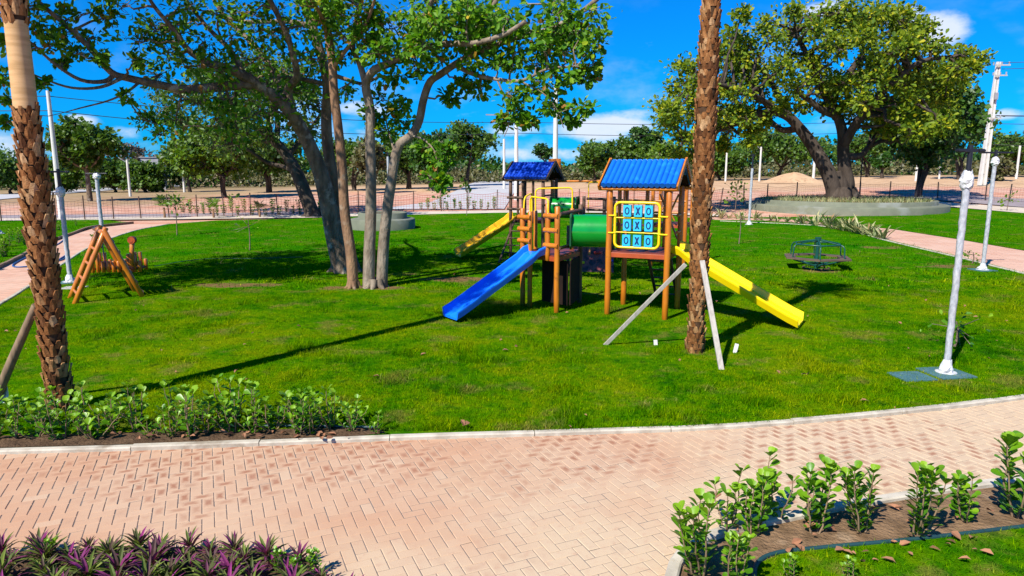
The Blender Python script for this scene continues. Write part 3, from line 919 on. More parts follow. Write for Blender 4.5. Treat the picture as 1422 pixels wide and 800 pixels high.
for (px, py, D, r) in [(225, 188, -2.6, 22), (245, 172, -2.4, 24), (207, 170, -2.8, 16), (300, 165, -2.0, 26), (330, 185, -1.6, 22), (352, 160, -1.4, 26), (275, 142, -2.2, 22), (310, 140, -2, 24),
                       (170, 10, -3.2, 22), (150, 26, -3.2, 14), (195, 60, -2.9, 20), (215, 40, -2.8, 20), (230, 72, -2.5, 22), (250, 50, -2.4, 24), (262, 92, -2.3, 22), (285, 62, -2.2, 28), (300, 90, -2, 26),
                       (320, 50, -1.8, 30), (340, 80, -1.6, 28), (355, 45, -1.4, 30), (372, 82, -1.3, 26), (390, 50, -1.2, 28), (345, 18, -1.6, 30), (300, 15, -2, 26), (262, 12, -2.4, 20), (385, 12, -1.2, 26),
                       (405, 75, -.8, 24), (420, 42, -.4, 26), (432, 90, -.3, 20), (410, 128, -.5, 22), (375, 118, -1, 22), (440, 120, 0, 20), (380, 150, -.8, 22), (395, 100, .8, 26), (340, 120, .6, 26),
                       (355, 140, 1.2, 26), (310, 110, 1.0, 24), (470, 30, 0, 22), (455, 60, .6, 24),
                       (90, 45, -3.4, 12), (70, 66, -3.6, 12), (110, 75, -3.2, 12), (130, 52, -3.3, 12), (45, 40, -3.9, 14), (30, 70, -4, 14), (12, 110, -4, 16), (10, 60, -4.2, 14), (80, 22, -3.5, 12), (120, 20, -3.3, 12), (40, 8, -3.9, 16),
                       (5, 20, -4.2, 16), (60, 118, -3.8, 8), (175, 135, -3, 9), (186, 85, -2.9, 9), (88, 88, -3.5, 8), (20, 140, -4, 10), (140, 80, -3.1, 9), (10, 170, -4, 9)]:
    LA.append((px, py, dA + D + rg.uniform(-.5, .5), r))
for i in range(14):
    LA.append((rg.uniform(215, 480), rg.uniform(2, 130), dA + rg.uniform(-2.5, 1.5), rg.uniform(20, 28)))
for i in range(14):
    LA.append((rg.uniform(60, 500), rg.uniform(-130, -15), dA + rg.uniform(-4, 3), rg.uniform(26, 40)))
for i in range(8):
    LA.append((rg.uniform(-60, 380), rg.uniform(-190, -30), dA + rg.uniform(-6, -2.5), rg.uniform(30, 46)))

w_, l_ = crown(ptsA, px_lumps(LA, rg), rg, .15, 82, tw=6, twr=.011, spread=.62, droop=.15, bare=.25)
LA2 = []
for (gx, gy, rx, ry, k) in ((-6.3, 20.6, 3.6, 3.3, 80), (-9.0, 18.6, 2.2, 1.8, 24)):
    for i in range(k):
        a = rg.uniform(0, 2 * np.pi); q = rg.random() ** .5; h = rg.uniform(7.0, 9.4)
        r_ = rg.uniform(.5, .8)
        LA2.append((V0(gx + rx * q * math.cos(a) - .59 * h, gy + ry * q * math.sin(a) - .754 * h, h), (r_, r_, r_ * .8)))
w2_, l2_ = crown(ptsA, LA2, rg, .17, 120, tw=5, twr=.012, spread=.7, droop=.1)
w_ += w2_; l_ += l2_
ta = thing('leaning_tree', 'grey forked tree with its thick stem leaning over the lawn and a long bare branch reaching past the palm', 'tree', bA)
build('trunk', woodA + w_, 'bark_grey', ta)
build('crown', l_, 'leaf_cashew', ta)
LE = ta['label'] = 'forked grey tree whose thick stem leans over the lawn towards the palm'

bC = at(491, 402); dC = bC.y
C_l = [limb([(491, 404, dC), (487, 350, dC), (479, 296, dC), (475, 232, dC), (470, 180, dC), (464, 131, dC), (462, 94, dC), (457, 56, dC), (451, 22, dC), (446, 0, dC), (440, -50, dC), (436, -100, dC)], .135, .07, n=11),
       limb([(462, 94, dC), (480, 70, dC - .4), (505, 40, dC - .8), (520, 0, dC - 1.2), (530, -50, dC - 1.6)], .06, .02),
       limb([(457, 56, dC), (445, 20, dC - .8), (420, -20, dC - 1.6), (400, -60, dC - 2.4)], .06, .02),
       limb([(446, 0, dC), (470, -40, dC + .8), (500, -80, dC + 1.6)], .05, .02)]
woodC, ptsC = limbs_to(C_l)
woodC += roots(bC, .14, rg, 6, .2)
LC = [(455, 15, dC - .5, 22), (475, 50, dC - .4, 22), (490, 28, dC - .8, 24), (505, 55, dC - .8, 20), (440, 30, dC - .8, 20), (500, 10, dC - 1, 24), (425, 10, dC - 1.2, 22), (470, 5, dC, 24), (478, 78, dC - .2, 14)]
for i in range(6):
    LC.append((rg.uniform(380, 540), rg.uniform(-130, -15), dC + rg.uniform(-2.5, 2), rg.uniform(26, 36)))
w_, l_ = crown(ptsC, px_lumps(LC, rg), rg, .15, 100, tw=5, twr=.010, spread=.62, droop=.15, bare=.1)
tc_ = thing('slender_tree', 'slim straight brown-barked tree standing alone just in front of the leaning grey tree', 'tree', bC)
build('trunk', woodC + w_, 'bark_brown', tc_)
build('crown', l_, 'leaf_cashew', tc_)

bD = at(522, 401); dD = bD.y
D_l = [limb([(512, 404, dD), (513, 350, dD), (515, 296, dD), (515, 244, dD), (514, 195, dD), (514, 152, dD), (508, 118, dD - .1), (519, 98, dD - .3), (541, 88, dD - .5), (564, 77, dD - .7), (590, 67, dD - .9), (622, 61, dD - 1.1), (660, 60, dD - 1.4), (700, 48, dD - 1.7), (730, 30, dD - 2)], .155, .045, n=12),
       limb([(508, 118, dD - .1), (500, 90, dD), (490, 66, dD), (495, 30, dD), (505, -10, dD), (520, -60, dD)], .08, .04),
       limb([(530, 403, dD + .05), (532, 350, dD + .05), (537, 296, dD), (543, 255, dD), (549, 217, dD), (556, 200, dD), (571, 188, dD), (582, 168, dD), (588, 139, dD - .1), (597, 114, dD - .2), (612, 103, dD - .3), (631, 90, dD - .4), (648, 80, dD - .5), (680, 66, dD - .7), (720, 52, dD - .9), (765, 40, dD - 1.2), (805, 18, dD - 1.4), (835, -6, dD - 1.6)], .145, .045, n=12),
       limb([(631, 90, dD - .4), (660, 104, dD - .8), (690, 110, dD - 1.1), (725, 112, dD - 1.4), (760, 96, dD - 1.7), (800, 92, dD - 2)], .06, .02),
       limb([(648, 80, dD - .5), (665, 40, dD - .2), (690, 0, dD), (720, -50, dD + .4), (740, -90, dD + .6)], .09, .03),
       limb([(564, 77, dD - .7), (580, 40, dD - 1), (600, 0, dD - 1.4), (610, -50, dD - 1.8)], .08, .03),
       limb([(720, 112, dD - 1.4), (752, 128, dD - 1.5), (772, 150, dD - 1.6), (783, 178, dD - 1.6)], .022, .008),
       limb([(690, 110, dD - 1.1), (702, 140, dD - 1.2), (707, 170, dD - 1.2), (700, 190, dD - 1.2)], .022, .008),
       limb([(571, 188, dD), (590, 195, dD - .3), (604, 212, dD - .5), (608, 240, dD - .6)], .03, .010),
       limb([(549, 217, dD), (542, 190, dD + .2), (536, 165, dD + .3), (540, 140, dD + .2)], .03, .010)]
woodD, ptsD = limbs_to(D_l)
woodD += roots(bD, .20, rg, 8, .22)
LD = [(530, 140, .2, 22), (545, 165, .3, 20), (535, 185, .2, 15), (560, 150, .2, 18), (520, 165, .2, 14), (610, 225, -.6, 13), (604, 245, -.6, 13), (612, 252, -.6, 10), (596, 205, -.4, 11), (618, 210, -.5, 10),
      (540, 40, -.6, 30), (560, 70, -.7, 22), (575, 25, -1, 28), (600, 45, -1, 28), (620, 20, -1, 28), (640, 50, -.9, 28), (615, 80, -.8, 20), (650, 85, -.7, 20), (665, 20, -.8, 28), (680, 60, -1, 28), (700, 30, -1.2, 28),
      (690, 95, -1.1, 22), (715, 75, -1.2, 26), (730, 40, -1.4, 28), (745, 90, -1.6, 24), (755, 60, -1.4, 26), (770, 25, -1.5, 28), (790, 70, -1.7, 22), (800, 40, -1.6, 26), (815, 15, -1.7, 24), (825, 60, -1.8, 16),
      (705, 130, -1.2, 20), (715, 155, -1.3, 16), (700, 170, -1.2, 12), (735, 130, -1.4, 20), (760, 120, -1.6, 22), (785, 105, -1.7, 18), (770, 150, -1.6, 13), (812, 108, -1.8, 12), (790, 165, -1.6, 11), (806, 150, -1.7, 11), (822, 90, -1.8, 11),
      (580, 95, -.5, 18), (555, 105, -.3, 16), (735, 170, -1.4, 8), (510, 40, -.2, 22), (525, 70, -.3, 18), (640, 120, -.5, 12), (668, 125, -.8, 14), (625, 135, -.4, 9)]
LD = [(a, b, dD + c + rg.uniform(-.4, .4), r) for a, b, c, r in LD]
for i in range(22):
    LD.append((rg.uniform(500, 800), rg.uniform(0, 80), dD + rg.uniform(-1.8, .8), rg.uniform(18, 26)))
for i in range(16):
    LD.append((rg.uniform(500, 830), rg.uniform(-130, -8), dD + rg.uniform(-2.8, 2.4), rg.uniform(26, 38)))
w_, l_ = crown(ptsD, px_lumps(LD, rg), rg, .155, 118, tw=5, twr=.010, spread=.62, droop=.2, bare=.08)
LD2 = []
for i in range(12):
    a = rg.uniform(0, 2 * np.pi); q = rg.random() ** .5; h = rg.uniform(7.2, 9.4); r_ = rg.uniform(.5, .8)
    LD2.append((V0(-1.8 + 2.2 * q * math.cos(a) - .59 * h, 20.4 + 3.0 * q * math.sin(a) - .754 * h, h), (r_, r_, r_ * .8)))
w2_, l2_ = crown(ptsD, LD2, rg, .17, 120, tw=5, twr=.012, spread=.7, droop=.1)
w_ += w2_; l_ += l2_
td_ = thing('twin_stemmed_tree', 'twin-stemmed pale grey tree with a kinked right stem and leafy boughs over the playground', 'tree', bD)
build('trunk', woodD + w_, 'bark_pale', td_)
build('crown', l_, 'leaf_cashew', td_)

# --- dark leaning tree behind them
rg = np.random.default_rng(12)
bF = at(436, 301); dF = bF.y
F_l = [limb([(436, 303, dF), (421, 262, dF), (412, 240, dF), (399, 217, dF), (384, 199, dF), (366, 184, dF), (345, 170, dF), (310, 150, dF - .5), (270, 140, dF - 1)], .45, .16, n=10),
       limb([(412, 240, dF), (395, 232, dF), (370, 225, dF), (340, 205, dF - 1), (310, 195, dF - 1)], .18, .06),
       limb([(384, 199, dF), (385, 165, dF + 1), (375, 130, dF + 2), (350, 100, dF + 2)], .2, .07),
       limb([(345, 170, dF), (300, 175, dF + 1.5), (255, 175, dF + 2)], .15, .05),
       limb([(399, 217, dF), (430, 180, dF + 1), (450, 150, dF + 1.5)], .16, .05)]
woodF, ptsF = limbs_to(F_l)
woodF += roots(bF, .45, rg, 7, .4)
LF = []
for i in range(64):
    a = rg.uniform(0, 2 * np.pi); q = rg.random() ** .5
    LF.append((330 + 125 * q * math.cos(a), 150 + 62 * q * math.sin(a), dF + rg.uniform(-4, 4), rg.uniform(16, 26)))
w_, l_ = crown(ptsF, px_lumps(LF, rg), rg, .26, 150, tw=5, twr=.03, spread=.7, br=.08, droop=.1)
tf_ = thing('spreading_tree', 'dark spreading tree with a leaning trunk at the lawn edge behind the grey trees', 'tree', bF)
build('trunk', woodF + w_, 'bark_dark', tf_)
build('crown', l_, 'leaf_mid', tf_)

# --- the big tree in the round planter
rg = np.random.default_rng(13)
bG = at(1166, 281); bG.y = 47.4; bG.x = (1166 - CX) / F_PX * 47.4; bG.z = float(H(bG.x, bG.y)) + .6; dG = bG.y
G_l = [limb([(1160, 276, dG), (1158, 262, dG), (1150, 240, dG), (1138, 218, dG), (1124, 196, dG), (1110, 178, dG), (1096, 163, dG), (1075, 155, dG - .5), (1050, 160, dG - 1), (1020, 172, dG - 1.5), (985, 185, dG - 2), (955, 195, dG - 2)], .62, .13, n=12),
       limb([(1174, 276, dG + .2), (1176, 255, dG + .2), (1173, 235, dG + .2), (1171, 210, dG + .2), (1170, 185, dG), (1163, 162, dG), (1150, 140, dG), (1135, 110, dG), (1120, 75, dG), (1105, 45, dG)], .58, .13, n=12),
       limb([(1168, 276, dG + .1), (1166, 255, dG + .1), (1160, 240, dG + .1)], .76, .42, n=12),
       limb([(1163, 160, dG), (1140, 152, dG - .6), (1125, 140, dG - 1), (1105, 128, dG - 2)], .32, .12),
       limb([(1172, 200, dG), (1190, 170, dG - 1), (1215, 140, dG - 2), (1245, 110, dG - 3), (1280, 85, dG - 3), (1330, 78, dG - 3)], .35, .1),
       limb([(1173, 218, dG + .2), (1195, 216, dG), (1205, 205, dG)], .3, .16),
       limb([(1096, 163, dG), (1080, 130, dG + 1.5), (1060, 100, dG + 2), (1030, 80, dG + 2)], .3, .1),
       limb([(1150, 140, dG), (1180, 100, dG + 2), (1210, 60, dG + 3), (1240, 40, dG + 3)], .3, .1),
       limb([(1110, 178, dG), (1085, 180, dG + 2), (1060, 160, dG + 4), (1020, 140, dG + 5)], .28, .1),
       limb([(1085, 156, dG - .4), (1050, 135, dG - 2.5), (1010, 120, dG - 4), (970, 110, dG - 4.5)], .25, .08)]
woodG, ptsG = limbs_to(G_l)
woodG += roots(bG, .85, rg, 9, .6)
LG = []
outl = [(918, 165), (925, 120), (950, 95), (1000, 70), (1010, 45), (1060, 30), (1100, 14), (1150, 20), (1185, 10), (1250, 14), (1285, 30), (1310, 62), (1300, 95), (1345, 70), (1362, 92), (1340, 112), (1310, 130), (1320, 165), (1290, 190), (1240, 185), (1200, 165), (1160, 150), (1110, 150), (1075, 150), (1040, 185), (1000, 185), (960, 205), (935, 195)]
k = 0
while k < 140:
    px, py = rg.uniform(915, 1365), rg.uniform(8, 215)
    r = rg.uniform(13, 22)
    if inpoly(np.array([px]), np.array([py]), outl)[0]:
        LG.append((px, py, dG + rg.uniform(-5.5, 5) , r)); k += 1
for (px, py) in outl:
    LG.append((px + (1150 - px) * .05, py + (110 - py) * .05, dG + rg.uniform(-3, 3), rg.uniform(9, 14)))
for (px, py) in [(935, 212), (1045, 195), (1010, 200), (960, 218), (1362, 82), (1350, 92), (1030, 20), (985, 60), (1225, 150), (1255, 160), (1060, 165), (1210, 180)]:
    LG.append((px, py, dG + rg.uniform(-4, 2), rg.uniform(8, 11)))
w_, l_ = crown(ptsG, px_lumps(LG, rg), rg, .30, 180, tw=5, twr=.03, spread=.8, br=.09, droop=.1)
tg_ = thing('broad_tree', 'broad old tree with a thick forked trunk growing in the large round planter', 'tree', bG)
build('trunk', woodG + w_, 'bark_dark', tg_)
build('crown', l_, 'leaf_yellowgreen', tg_)

# --- background trees, each on its own
def far_tree(name, label, px, D, top, half, leaf, seed, low=.35, kind='round', per=130, nl=34, size=.36, trunk_r=.22, stems=1, bark='bark_dark', lean=0., group=None):
    rg = np.random.default_rng(seed)
    d = cam_ray(px, 240)
    x = d.x / d.y * D
    z0 = float(H(x, D))
    zt = pt(px, top, D).z
    h = zt - z0
    R = half * D / F_PX
    b = Vector((x, D, z0))
    lims = []
    for s in range(stems):
        a = rg.uniform(0, 6.28)
        o = Vector((math.cos(a), math.sin(a), 0)) * (.25 if stems > 1 else 0)
        fork = h * rg.uniform(low * .8, low * 1.1)
        mid = b + o + Vector((lean * h * .3 + rg.uniform(-.05, .05) * h, rg.uniform(-.05, .05) * h, fork))
        lims.append((smooth_path([b + o * .5 - Vector((0, 0, .1)), b.lerp(mid, .5) + Vector((rg.uniform(-.1, .1), 0, 0)), mid], 3), np.linspace(trunk_r * 1.15, trunk_r * .75, 7), 8))
        for j in range(4 if stems == 1 else 2):
            a2 = rg.uniform(0, 6.28); q = rg.uniform(.45, .8)
            e = b + Vector((lean * h * .5 + math.cos(a2) * R * q, math.sin(a2) * R * q, h * rg.uniform(.6, .82)))
            lims.append((smooth_path([mid, mid.lerp(e, .5) + Vector((0, 0, -.05 * h)), e], 3), np.linspace(trunk_r * .6, trunk_r * .18, 7), 6))
    wood, pts = limbs_to(lims)
    lumps = []
    zc = h * (low + 1) / 2; rz = h * (1 - low) / 2
    for i in range(nl):
        u = norm(rg.normal(0, 1, 3)); q = rg.uniform(.45, .92)
        p = u * q
        if kind == 'flat': p[2] = abs(p[2]) * 1.25 - .35
        c = b + Vector((lean * h * .5 + p[0] * R, p[1] * R, zc + p[2] * rz))
        r = rg.uniform(.17, .30) * R
        lumps.append((c, (r * 1.25, r * 1.25, min(r, .30 * rz + .2))))
    w_, l_ = crown(pts, lumps, rg, size, per, tw=4, twr=.035, spread=.85, br=.07, template='far', sub=2)
    t = thing(name, label, 'tree', b, group)
    build('trunk', wood + w_, bark, t)
    build('crown', l_, leaf, t)
    return t

B = far_tree
B('round_tree', 'round green tree with a bare pale trunk behind the fence beside the leftmost utility pole', 121, 62, 170, 42, 'leaf_mid', 21, low=.42, bark='bark_grey', nl=40, per=170)
B('bushy_tree', 'low bushy tree beyond the pale track left of the ringed palm trunk', 12, 88, 208, 40, 'leaf_mid', 22, low=.08)
B('bushy_tree', 'low bushy tree beyond the pale track just right of the ringed palm trunk', 84, 92, 218, 30, 'leaf_bright', 23, low=.08)
B('bushy_tree', 'dense green bush filling the gap behind the short street lamp by the path', 158, 90, 216, 32, 'leaf_mid', 24, low=.05)
B('bare_topped_tree', 'grey bare-topped tree rising over the bushes left of the small water tower', 186, 100, 192, 26, 'leaf_bare', 25, low=.3, per=26)
B('bushy_tree', 'wide olive bush directly left of the small water tower', 200, 86, 226, 28, 'leaf_mid', 26, low=.05)
B('dark_tree', 'dark slim tree directly right of the small water tower', 238, 108, 204, 16, 'leaf_dark', 27, low=.1)
B('spreading_tree', 'bright green sprawling tree in dry ground behind the young fan palms', 309, 66, 172, 56, 'leaf_bright', 28, low=.26, stems=3, per=150, nl=38)
B('spreading_tree', 'mid green tree left of the bright green sprawling tree', 262, 84, 190, 30, 'leaf_mid', 29, low=.25)
B('spreading_tree', 'dark low-branched tree seen left of the leaning grey stem', 372, 78, 186, 46, 'leaf_mid', 30, low=.28, stems=3)
B('spreading_tree', 'green flat-topped tree seen between the slender brown stem and the twin stems', 490, 80, 190, 42, 'leaf_mid', 31, low=.32, kind='flat', stems=2)
B('dry_tree', 'thin brownish half-bare tree seen through the twin grey stems', 515, 72, 194, 24, 'leaf_scrub', 32, low=.25, per=50, bark='bark_grey')
B('spreading_tree', 'dark green tree just right of the kinked grey stem', 567, 82, 186, 38, 'leaf_mid', 33, low=.28, stems=2)
B('upright_tree', 'upright dark tree behind the hanging leafy twig, left of the pale road', 598, 76, 182, 32, 'leaf_dark', 34, low=.25, bark='bark_grey')
B('tall_tree', 'tall airy tree with a dark trunk at the head of the pale road', 648, 88, 172, 37, 'leaf_mid', 35, low=.38, per=120)
B('thin_tree', 'small airy tree far off between the two nearest white poles', 757, 106, 200, 14, 'leaf_dark', 36, low=.55, per=60, nl=16)
B('round_tree', 'round green tree at the far field edge right of the tall white pole', 828, 92, 192, 30, 'leaf_mid', 37, low=.2)
B('round_tree', 'dull green tree behind the blue roof of the front play tower', 866, 94, 190, 28, 'leaf_mid', 38, low=.12)
B('tall_tree', 'tall dark two-headed tree showing above the front play tower roof', 893, 98, 172, 24, 'leaf_dark', 39, low=.3)
B('round_tree', 'low green tree just left of the date palm in the far row', 928, 90, 196, 28, 'leaf_bright', 40, low=.1)
B('bushy_tree', 'low bushy tree just right of the date palm in the far row', 1000, 94, 198, 30, 'leaf_mid', 41, low=.08)
B('umbrella_tree', 'wide umbrella-shaped tree behind the sand heap', 1080, 92, 180, 52, 'leaf_mid', 42, low=.22, kind='flat', stems=3, nl=44)
B('umbrella_tree', 'umbrella-shaped tree seen just right of the thick forked trunk', 1205, 96, 184, 36, 'leaf_mid', 43, low=.3, kind='flat', stems=2)
B('thin_tree', 'small thin-trunked tree against the sky gap right of the thick forked trunk', 1226, 90, 214, 14, 'leaf_dark', 44, low=.4, per=50, nl=14)
B('shady_tree', 'dark multi-stemmed tree standing beyond the planter at the right fence', 1278, 58, 96, 62, 'leaf_dark', 45, low=.24, stems=4, nl=60, per=190, trunk_r=.2)
B('feathery_tree', 'feathery dark tree behind the big concrete utility pole', 1334, 84, 136, 40, 'leaf_mid', 46, low=.25, kind='flat', stems=2, per=110)
B('umbrella_tree', 'wide flat-topped tree right of the big concrete utility pole', 1404, 92, 188, 44, 'leaf_mid', 47, low=.22, kind='flat', stems=2)
B('dry_tree', 'fallen-looking dry brown bush below the flat-topped tree at the right', 1384, 80, 222, 22, 'leaf_scrub', 48, low=.1, per=30, bark='bark_grey')

# the scrub and wood that read as one mass behind them
rg = np.random.default_rng(77)
def mass(n, x0, x1, d0, d1, hfun, leaf, size, seed):
    rg = np.random.default_rng(seed)
    x = rg.uniform(x0, x1, n); y = rg.uniform(d0, d1, n)
    hh = hfun(x, y) * (.55 + .8 * vnoise(x, y, .22, seed))
    z = H(x, y) + hh * rg.random(n) ** .75
    P = np.stack([x, y, z], 1)
    out = rg.normal(0, 1, (n, 3)); out[:, 1] -= .6
    return leaves_at(P, out, size, rg, 0, 'far')
stuff(build('far_woods', [mass(40000, -190, 190, 118, 130, lambda x, y: 3.6 + 2.2 * vnoise(x, y, .08, 3) - 2.4 * np.exp(-((x - 4) / 16) ** 2), None, .75, 5)], 'leaf_dark'), 'distant green woodland along the far edge of the field')
stuff(build('dry_scrub', [mass(22000, -140, 150, 106, 114, lambda x, y: 1.5 + 1.5 * vnoise(x, y, .15, 4) + 1.4 * (x < -40), None, .42, 6)], 'leaf_scrub'), 'dry yellowish scrub in front of the far woodland')

# ------------------------------------------------------------------ playground structure
def V3(x, y, z): return Vector((x, y, z))
class Fr:
    def __init__(s, o, ang):
        s.o = Vector(o); s.u = V3(math.cos(ang), math.sin(ang), 0); s.v = V3(-math.sin(ang), math.cos(ang), 0); s.ang = ang
    def __call__(s, x, y, z): return s.o + s.u * x + s.v * y + V3(0, 0, z)
    def R(s): return np.array([[s.u.x, s.v.x, 0], [s.u.y, s.v.y, 0], [0, 0, 1]])

A25 = math.radians(-25)
T1 = Fr((2.62, 13.40, 0), A25)
gz = 0.03
ps = thing('playground_structure', 'wooden play structure with blue-roofed towers, a green tunnel and blue and yellow slides', 'playground structure', T1(0, 0, gz))

def log_post(a, b, r=.052, m='log_wood', name='post', label=None):
    rg = random.Random(hash((round(a.x, 3), round(a.y, 3))) & 0xffff)
    P = [a.lerp(b, i / 6) + V3(rg.uniform(-.004, .004), rg.uniform(-.004, .004), 0) for i in range(7)]
    return build(name, tube(P, [r * rg.uniform(.95, 1.05) for _ in P], 14, dome=True), m, ps, label=label)

def deck(pts, z, th=.10, n=9, skirt='red_board', name='deck', nuts=True):
    """Planked deck over a quadrilateral (4 points in order), with a board round it."""
    ch = []
    a, b, c, d = [Vector(p) for p in pts]
    for i in range(n):
        t0, t1 = (i + .06) / n, (i + .94) / n
        q = [a.lerp(d, t0), b.lerp(c, t0), b.lerp(c, t1), a.lerp(d, t1)]
        V = [V3(p.x, p.y, z - .03) for p in q] + [V3(p.x, p.y, z) for p in q]
        ch.append(chunk(V, [[3, 2, 1, 0], [4, 5, 6, 7], [0, 1, 5, 4], [1, 2, 6, 5], [2, 3, 7, 6], [3, 0, 4, 7]]))
    o = build(name, ch, 'deck_red', ps)
    bs = []
    for p, q in ((a, b), (b, c), (c, d), (d, a)):
        dr = (q - p).normalized()
        bs.append(beam(V3(p.x, p.y, z - .075) + dr * .04, V3(q.x, q.y, z - .075) - dr * .04, .035, .09))
    build('deck_edge', bs, skirt, o, bevel=.004)
    return o

def gable_roof(fr, L, hw, ze, zr, n, m, wood='log_wood', yc=0):
    """Gable roof of half logs running down both slopes; ridge along the frame's x axis."""
    ch = []
    for side in (-1, 1):
        for i in range(n):
            x = -L + (i + .5) * 2 * L / n
            r = L / n * 1.04
            a = fr(x, yc + side * hw, ze); b = fr(x, yc + side * .015, zr)
            ch += tube([a, a.lerp(b, .5), b], r, 10)
    ro = build('roof', ch, m, ps)
    bd = []
    for side in (-1, 1):
        a0, b0 = fr(0, yc + side * (hw - .03), ze - .035), fr(0, yc + side * .02, zr - .045)
        s = (b0 - a0).normalized()
        R = np.array([[fr.u[i], s[i], fr.u.cross(s)[i]] for i in range(3)])
        bd.append(box((a0 + b0) / 2, (2 * L - .04, (b0 - a0).length, .02), R))
    build('roof_board', bd, 'panel_dark', ro)
    for e in (-1, 1):
        for side in (-1, 1):
            a = fr(e * (L + .03), yc + side * (hw + .05), ze - .05); b = fr(e * (L + .03), yc + side * .0, zr + .035)
            build('bargeboard', [beam(a, b, .03, .10, up=tuple(fr.u.cross((b - a).normalized())))], wood, ro, bevel=.005)
    build('eave_log', tube([fr(-L - .06, yc - hw + .08, ze - .07), fr(L + .04, yc - hw + .08, ze - .07)], .035, 10), wood, ro)
    build('eave_log', tube([fr(-L - .06, yc + hw - .08, ze - .07), fr(L + .04, yc + hw - .08, ze - .07)], .035, 10), wood, ro)
    return ro

def slide(a, b, width, m, label, rim=.13, flare=.22):
    """Open channel slide from a (top) to b (foot)."""
    a, b = Vector(a), Vector(b)
    d = V3(b.x - a.x, b.y - a.y, 0); Lh = d.length; d.normalize()
    s = V3(-d.y, d.x, 0)
    prof = [(-.5, rim), (-.46, rim + .012), (-.43, rim), (-.40, .02), (-.36, 0), (-.05, 0), (0, .022), (.05, 0), (.36, 0), (.40, .02), (.43, rim), (.46, rim + .012), (.5, rim)]
    under = [(.5, rim - .03), (.44, -.02), (.38, -.035), (-.38, -.035), (-.44, -.02), (-.5, rim - .03)]
    prof = [(x * width, z) for x, z in prof + under]
    path = []
    for t in np.linspace(0, 1, 14):
        x = Lh * t
        z = a.z + (b.z - a.z) * t
        if t < .08: z = a.z + (b.z - a.z) * t * .55
        z = z + (.02 * max(0, (t - .88) / .12) ** 2)
        path.append((x, z))
    V = []
    for (x, z) in path:
        for (o, h) in prof:
            V.append(V3(a.x, a.y, 0) + d * x + s * o + V3(0, 0, z + h))
    n = len(prof)
    F = [[i * n + j, i * n + (j + 1) % n, (i + 1) * n + (j + 1) % n, (i + 1) * n + j] for i in range(len(path) - 1) for j in range(n)]
    ch = [chunk(V, F)]
    for base, e in ((0, 1), ((len(path) - 1) * n, -1)):
        strip = []
        top = list(range(13)); und = list(range(18, 12, -1))
        mp = [0, 0, 1, 1, 2, 2, 2, 3, 3, 4, 4, 5, 5]
        for j in range(12):
            q = [base + j, base + j + 1, base + und[mp[j + 1]], base + und[mp[j]]]
            if q[2] == q[3]: q2 = [[q[0], q[1], q[2]]]; ch.append(chunk([V[k] for k in q[:3]], [[0, 1, 2]]))
            else: ch.append(chunk([V[k] for k in q], [[0, 1, 2, 3]]))
    return build('slide', ch, m, ps, bevel=0, label=label)

def ladder(a, b, side, w, n, m='log_dark', r=.035, rr=.02, name='ladder'):
    a, b, side = Vector(a), Vector(b), Vector(side).normalized()
    ch = []
    for s in (-.5, .5):
        ch += tube([a + side * w * s, b + side * w * s], r, 10, dome=True)
    o = build(name, ch, m, ps)
    for i in range(n):
        t = (i + .7) / (n + .2)
        c = a.lerp(b, t)
        build('rung', tube([c - side * (w / 2 + .03), c + side * (w / 2 + .03)], rr, 8), m, o)
    return o

def hoop(pts, r=.017, m='yellow_paint', name='hand_rail', parent=None):
    P = [Vector(p) for p in pts]
    out = [P[0]]
    for i in range(1, len(P) - 1):
        a, b, c = P[i - 1], P[i], P[i + 1]
        q = min(.09, (a - b).length * .45, (c - b).length * .45)
        p0 = b + (a - b).normalized() * q; p2 = b + (c - b).normalized() * q
        for t in np.linspace(0, 1, 6):
            out.append((1 - t) ** 2 * p0 + 2 * (1 - t) * t * b + t * t * p2)
    out.append(P[-1])
    return build(name, tube(out, r, 10), m, parent or ps)

# ---- front tower with the game panel
dz1 = 1.29
hx = .565
for (x, y) in ((-hx, -hx), (hx, -hx), (-hx, hx), (hx, hx)):
    log_post(T1(x, y, -.05), T1(x, y, 2.52), .057)
for (x, y) in ((-.12, hx), (.25, hx), (-hx, .1)):
    log_post(T1(x, y, dz1 - .1), T1(x, y, 2.5), .04, name='upright')
deck([T1(-hx, -hx, 0), T1(hx, -hx, 0), T1(hx, hx, 0), T1(-hx, hx, 0)], dz1)
gable_roof(T1, .71, .70, 2.545, 2.99, 14, 'roof_blue')
# game panel: tube frame, two bars, stubs to the posts and nine turning tiles
gp0, gp1, gb, gt = -.455, .40, 1.37, 2.22
yf = -hx
fr_pts = []
rc = .10
for (cx_, cz_, a0) in ((gp1 - rc, gb + rc, -90), (gp1 - rc, gt - rc, 0), (gp0 + rc, gt - rc, 90), (gp0 + rc, gb + rc, 180)):
    for k in range(6):
        a = math.radians(a0 + 18 * k)
        fr_pts.append(T1(cx_ + rc * math.cos(a), yf, cz_ + rc * math.sin(a)))
panel = build('game_panel', tube(fr_pts, .026, 10, closed=True), 'yellow_paint', ps)
zb = [gb + (gt - gb) * q for q in (.335, .66)]
for z in zb:
    build('panel_bar', tube([T1(gp0, yf, z), T1(gp1, yf, z)], .012, 8), 'yellow_paint', panel)
for z in (gb + .27, gb + .60):
    build('panel_bracket', tube([T1(-hx - .005, yf - .055, z), T1(gp0 + .02, yf - .012, z)], .016, 8), 'yellow_paint', panel)
    build('panel_bracket', tube([T1(gp1 - .02, yf - .012, z), T1(hx + .005, yf - .055, z)], .016, 8), 'yellow_paint', panel)
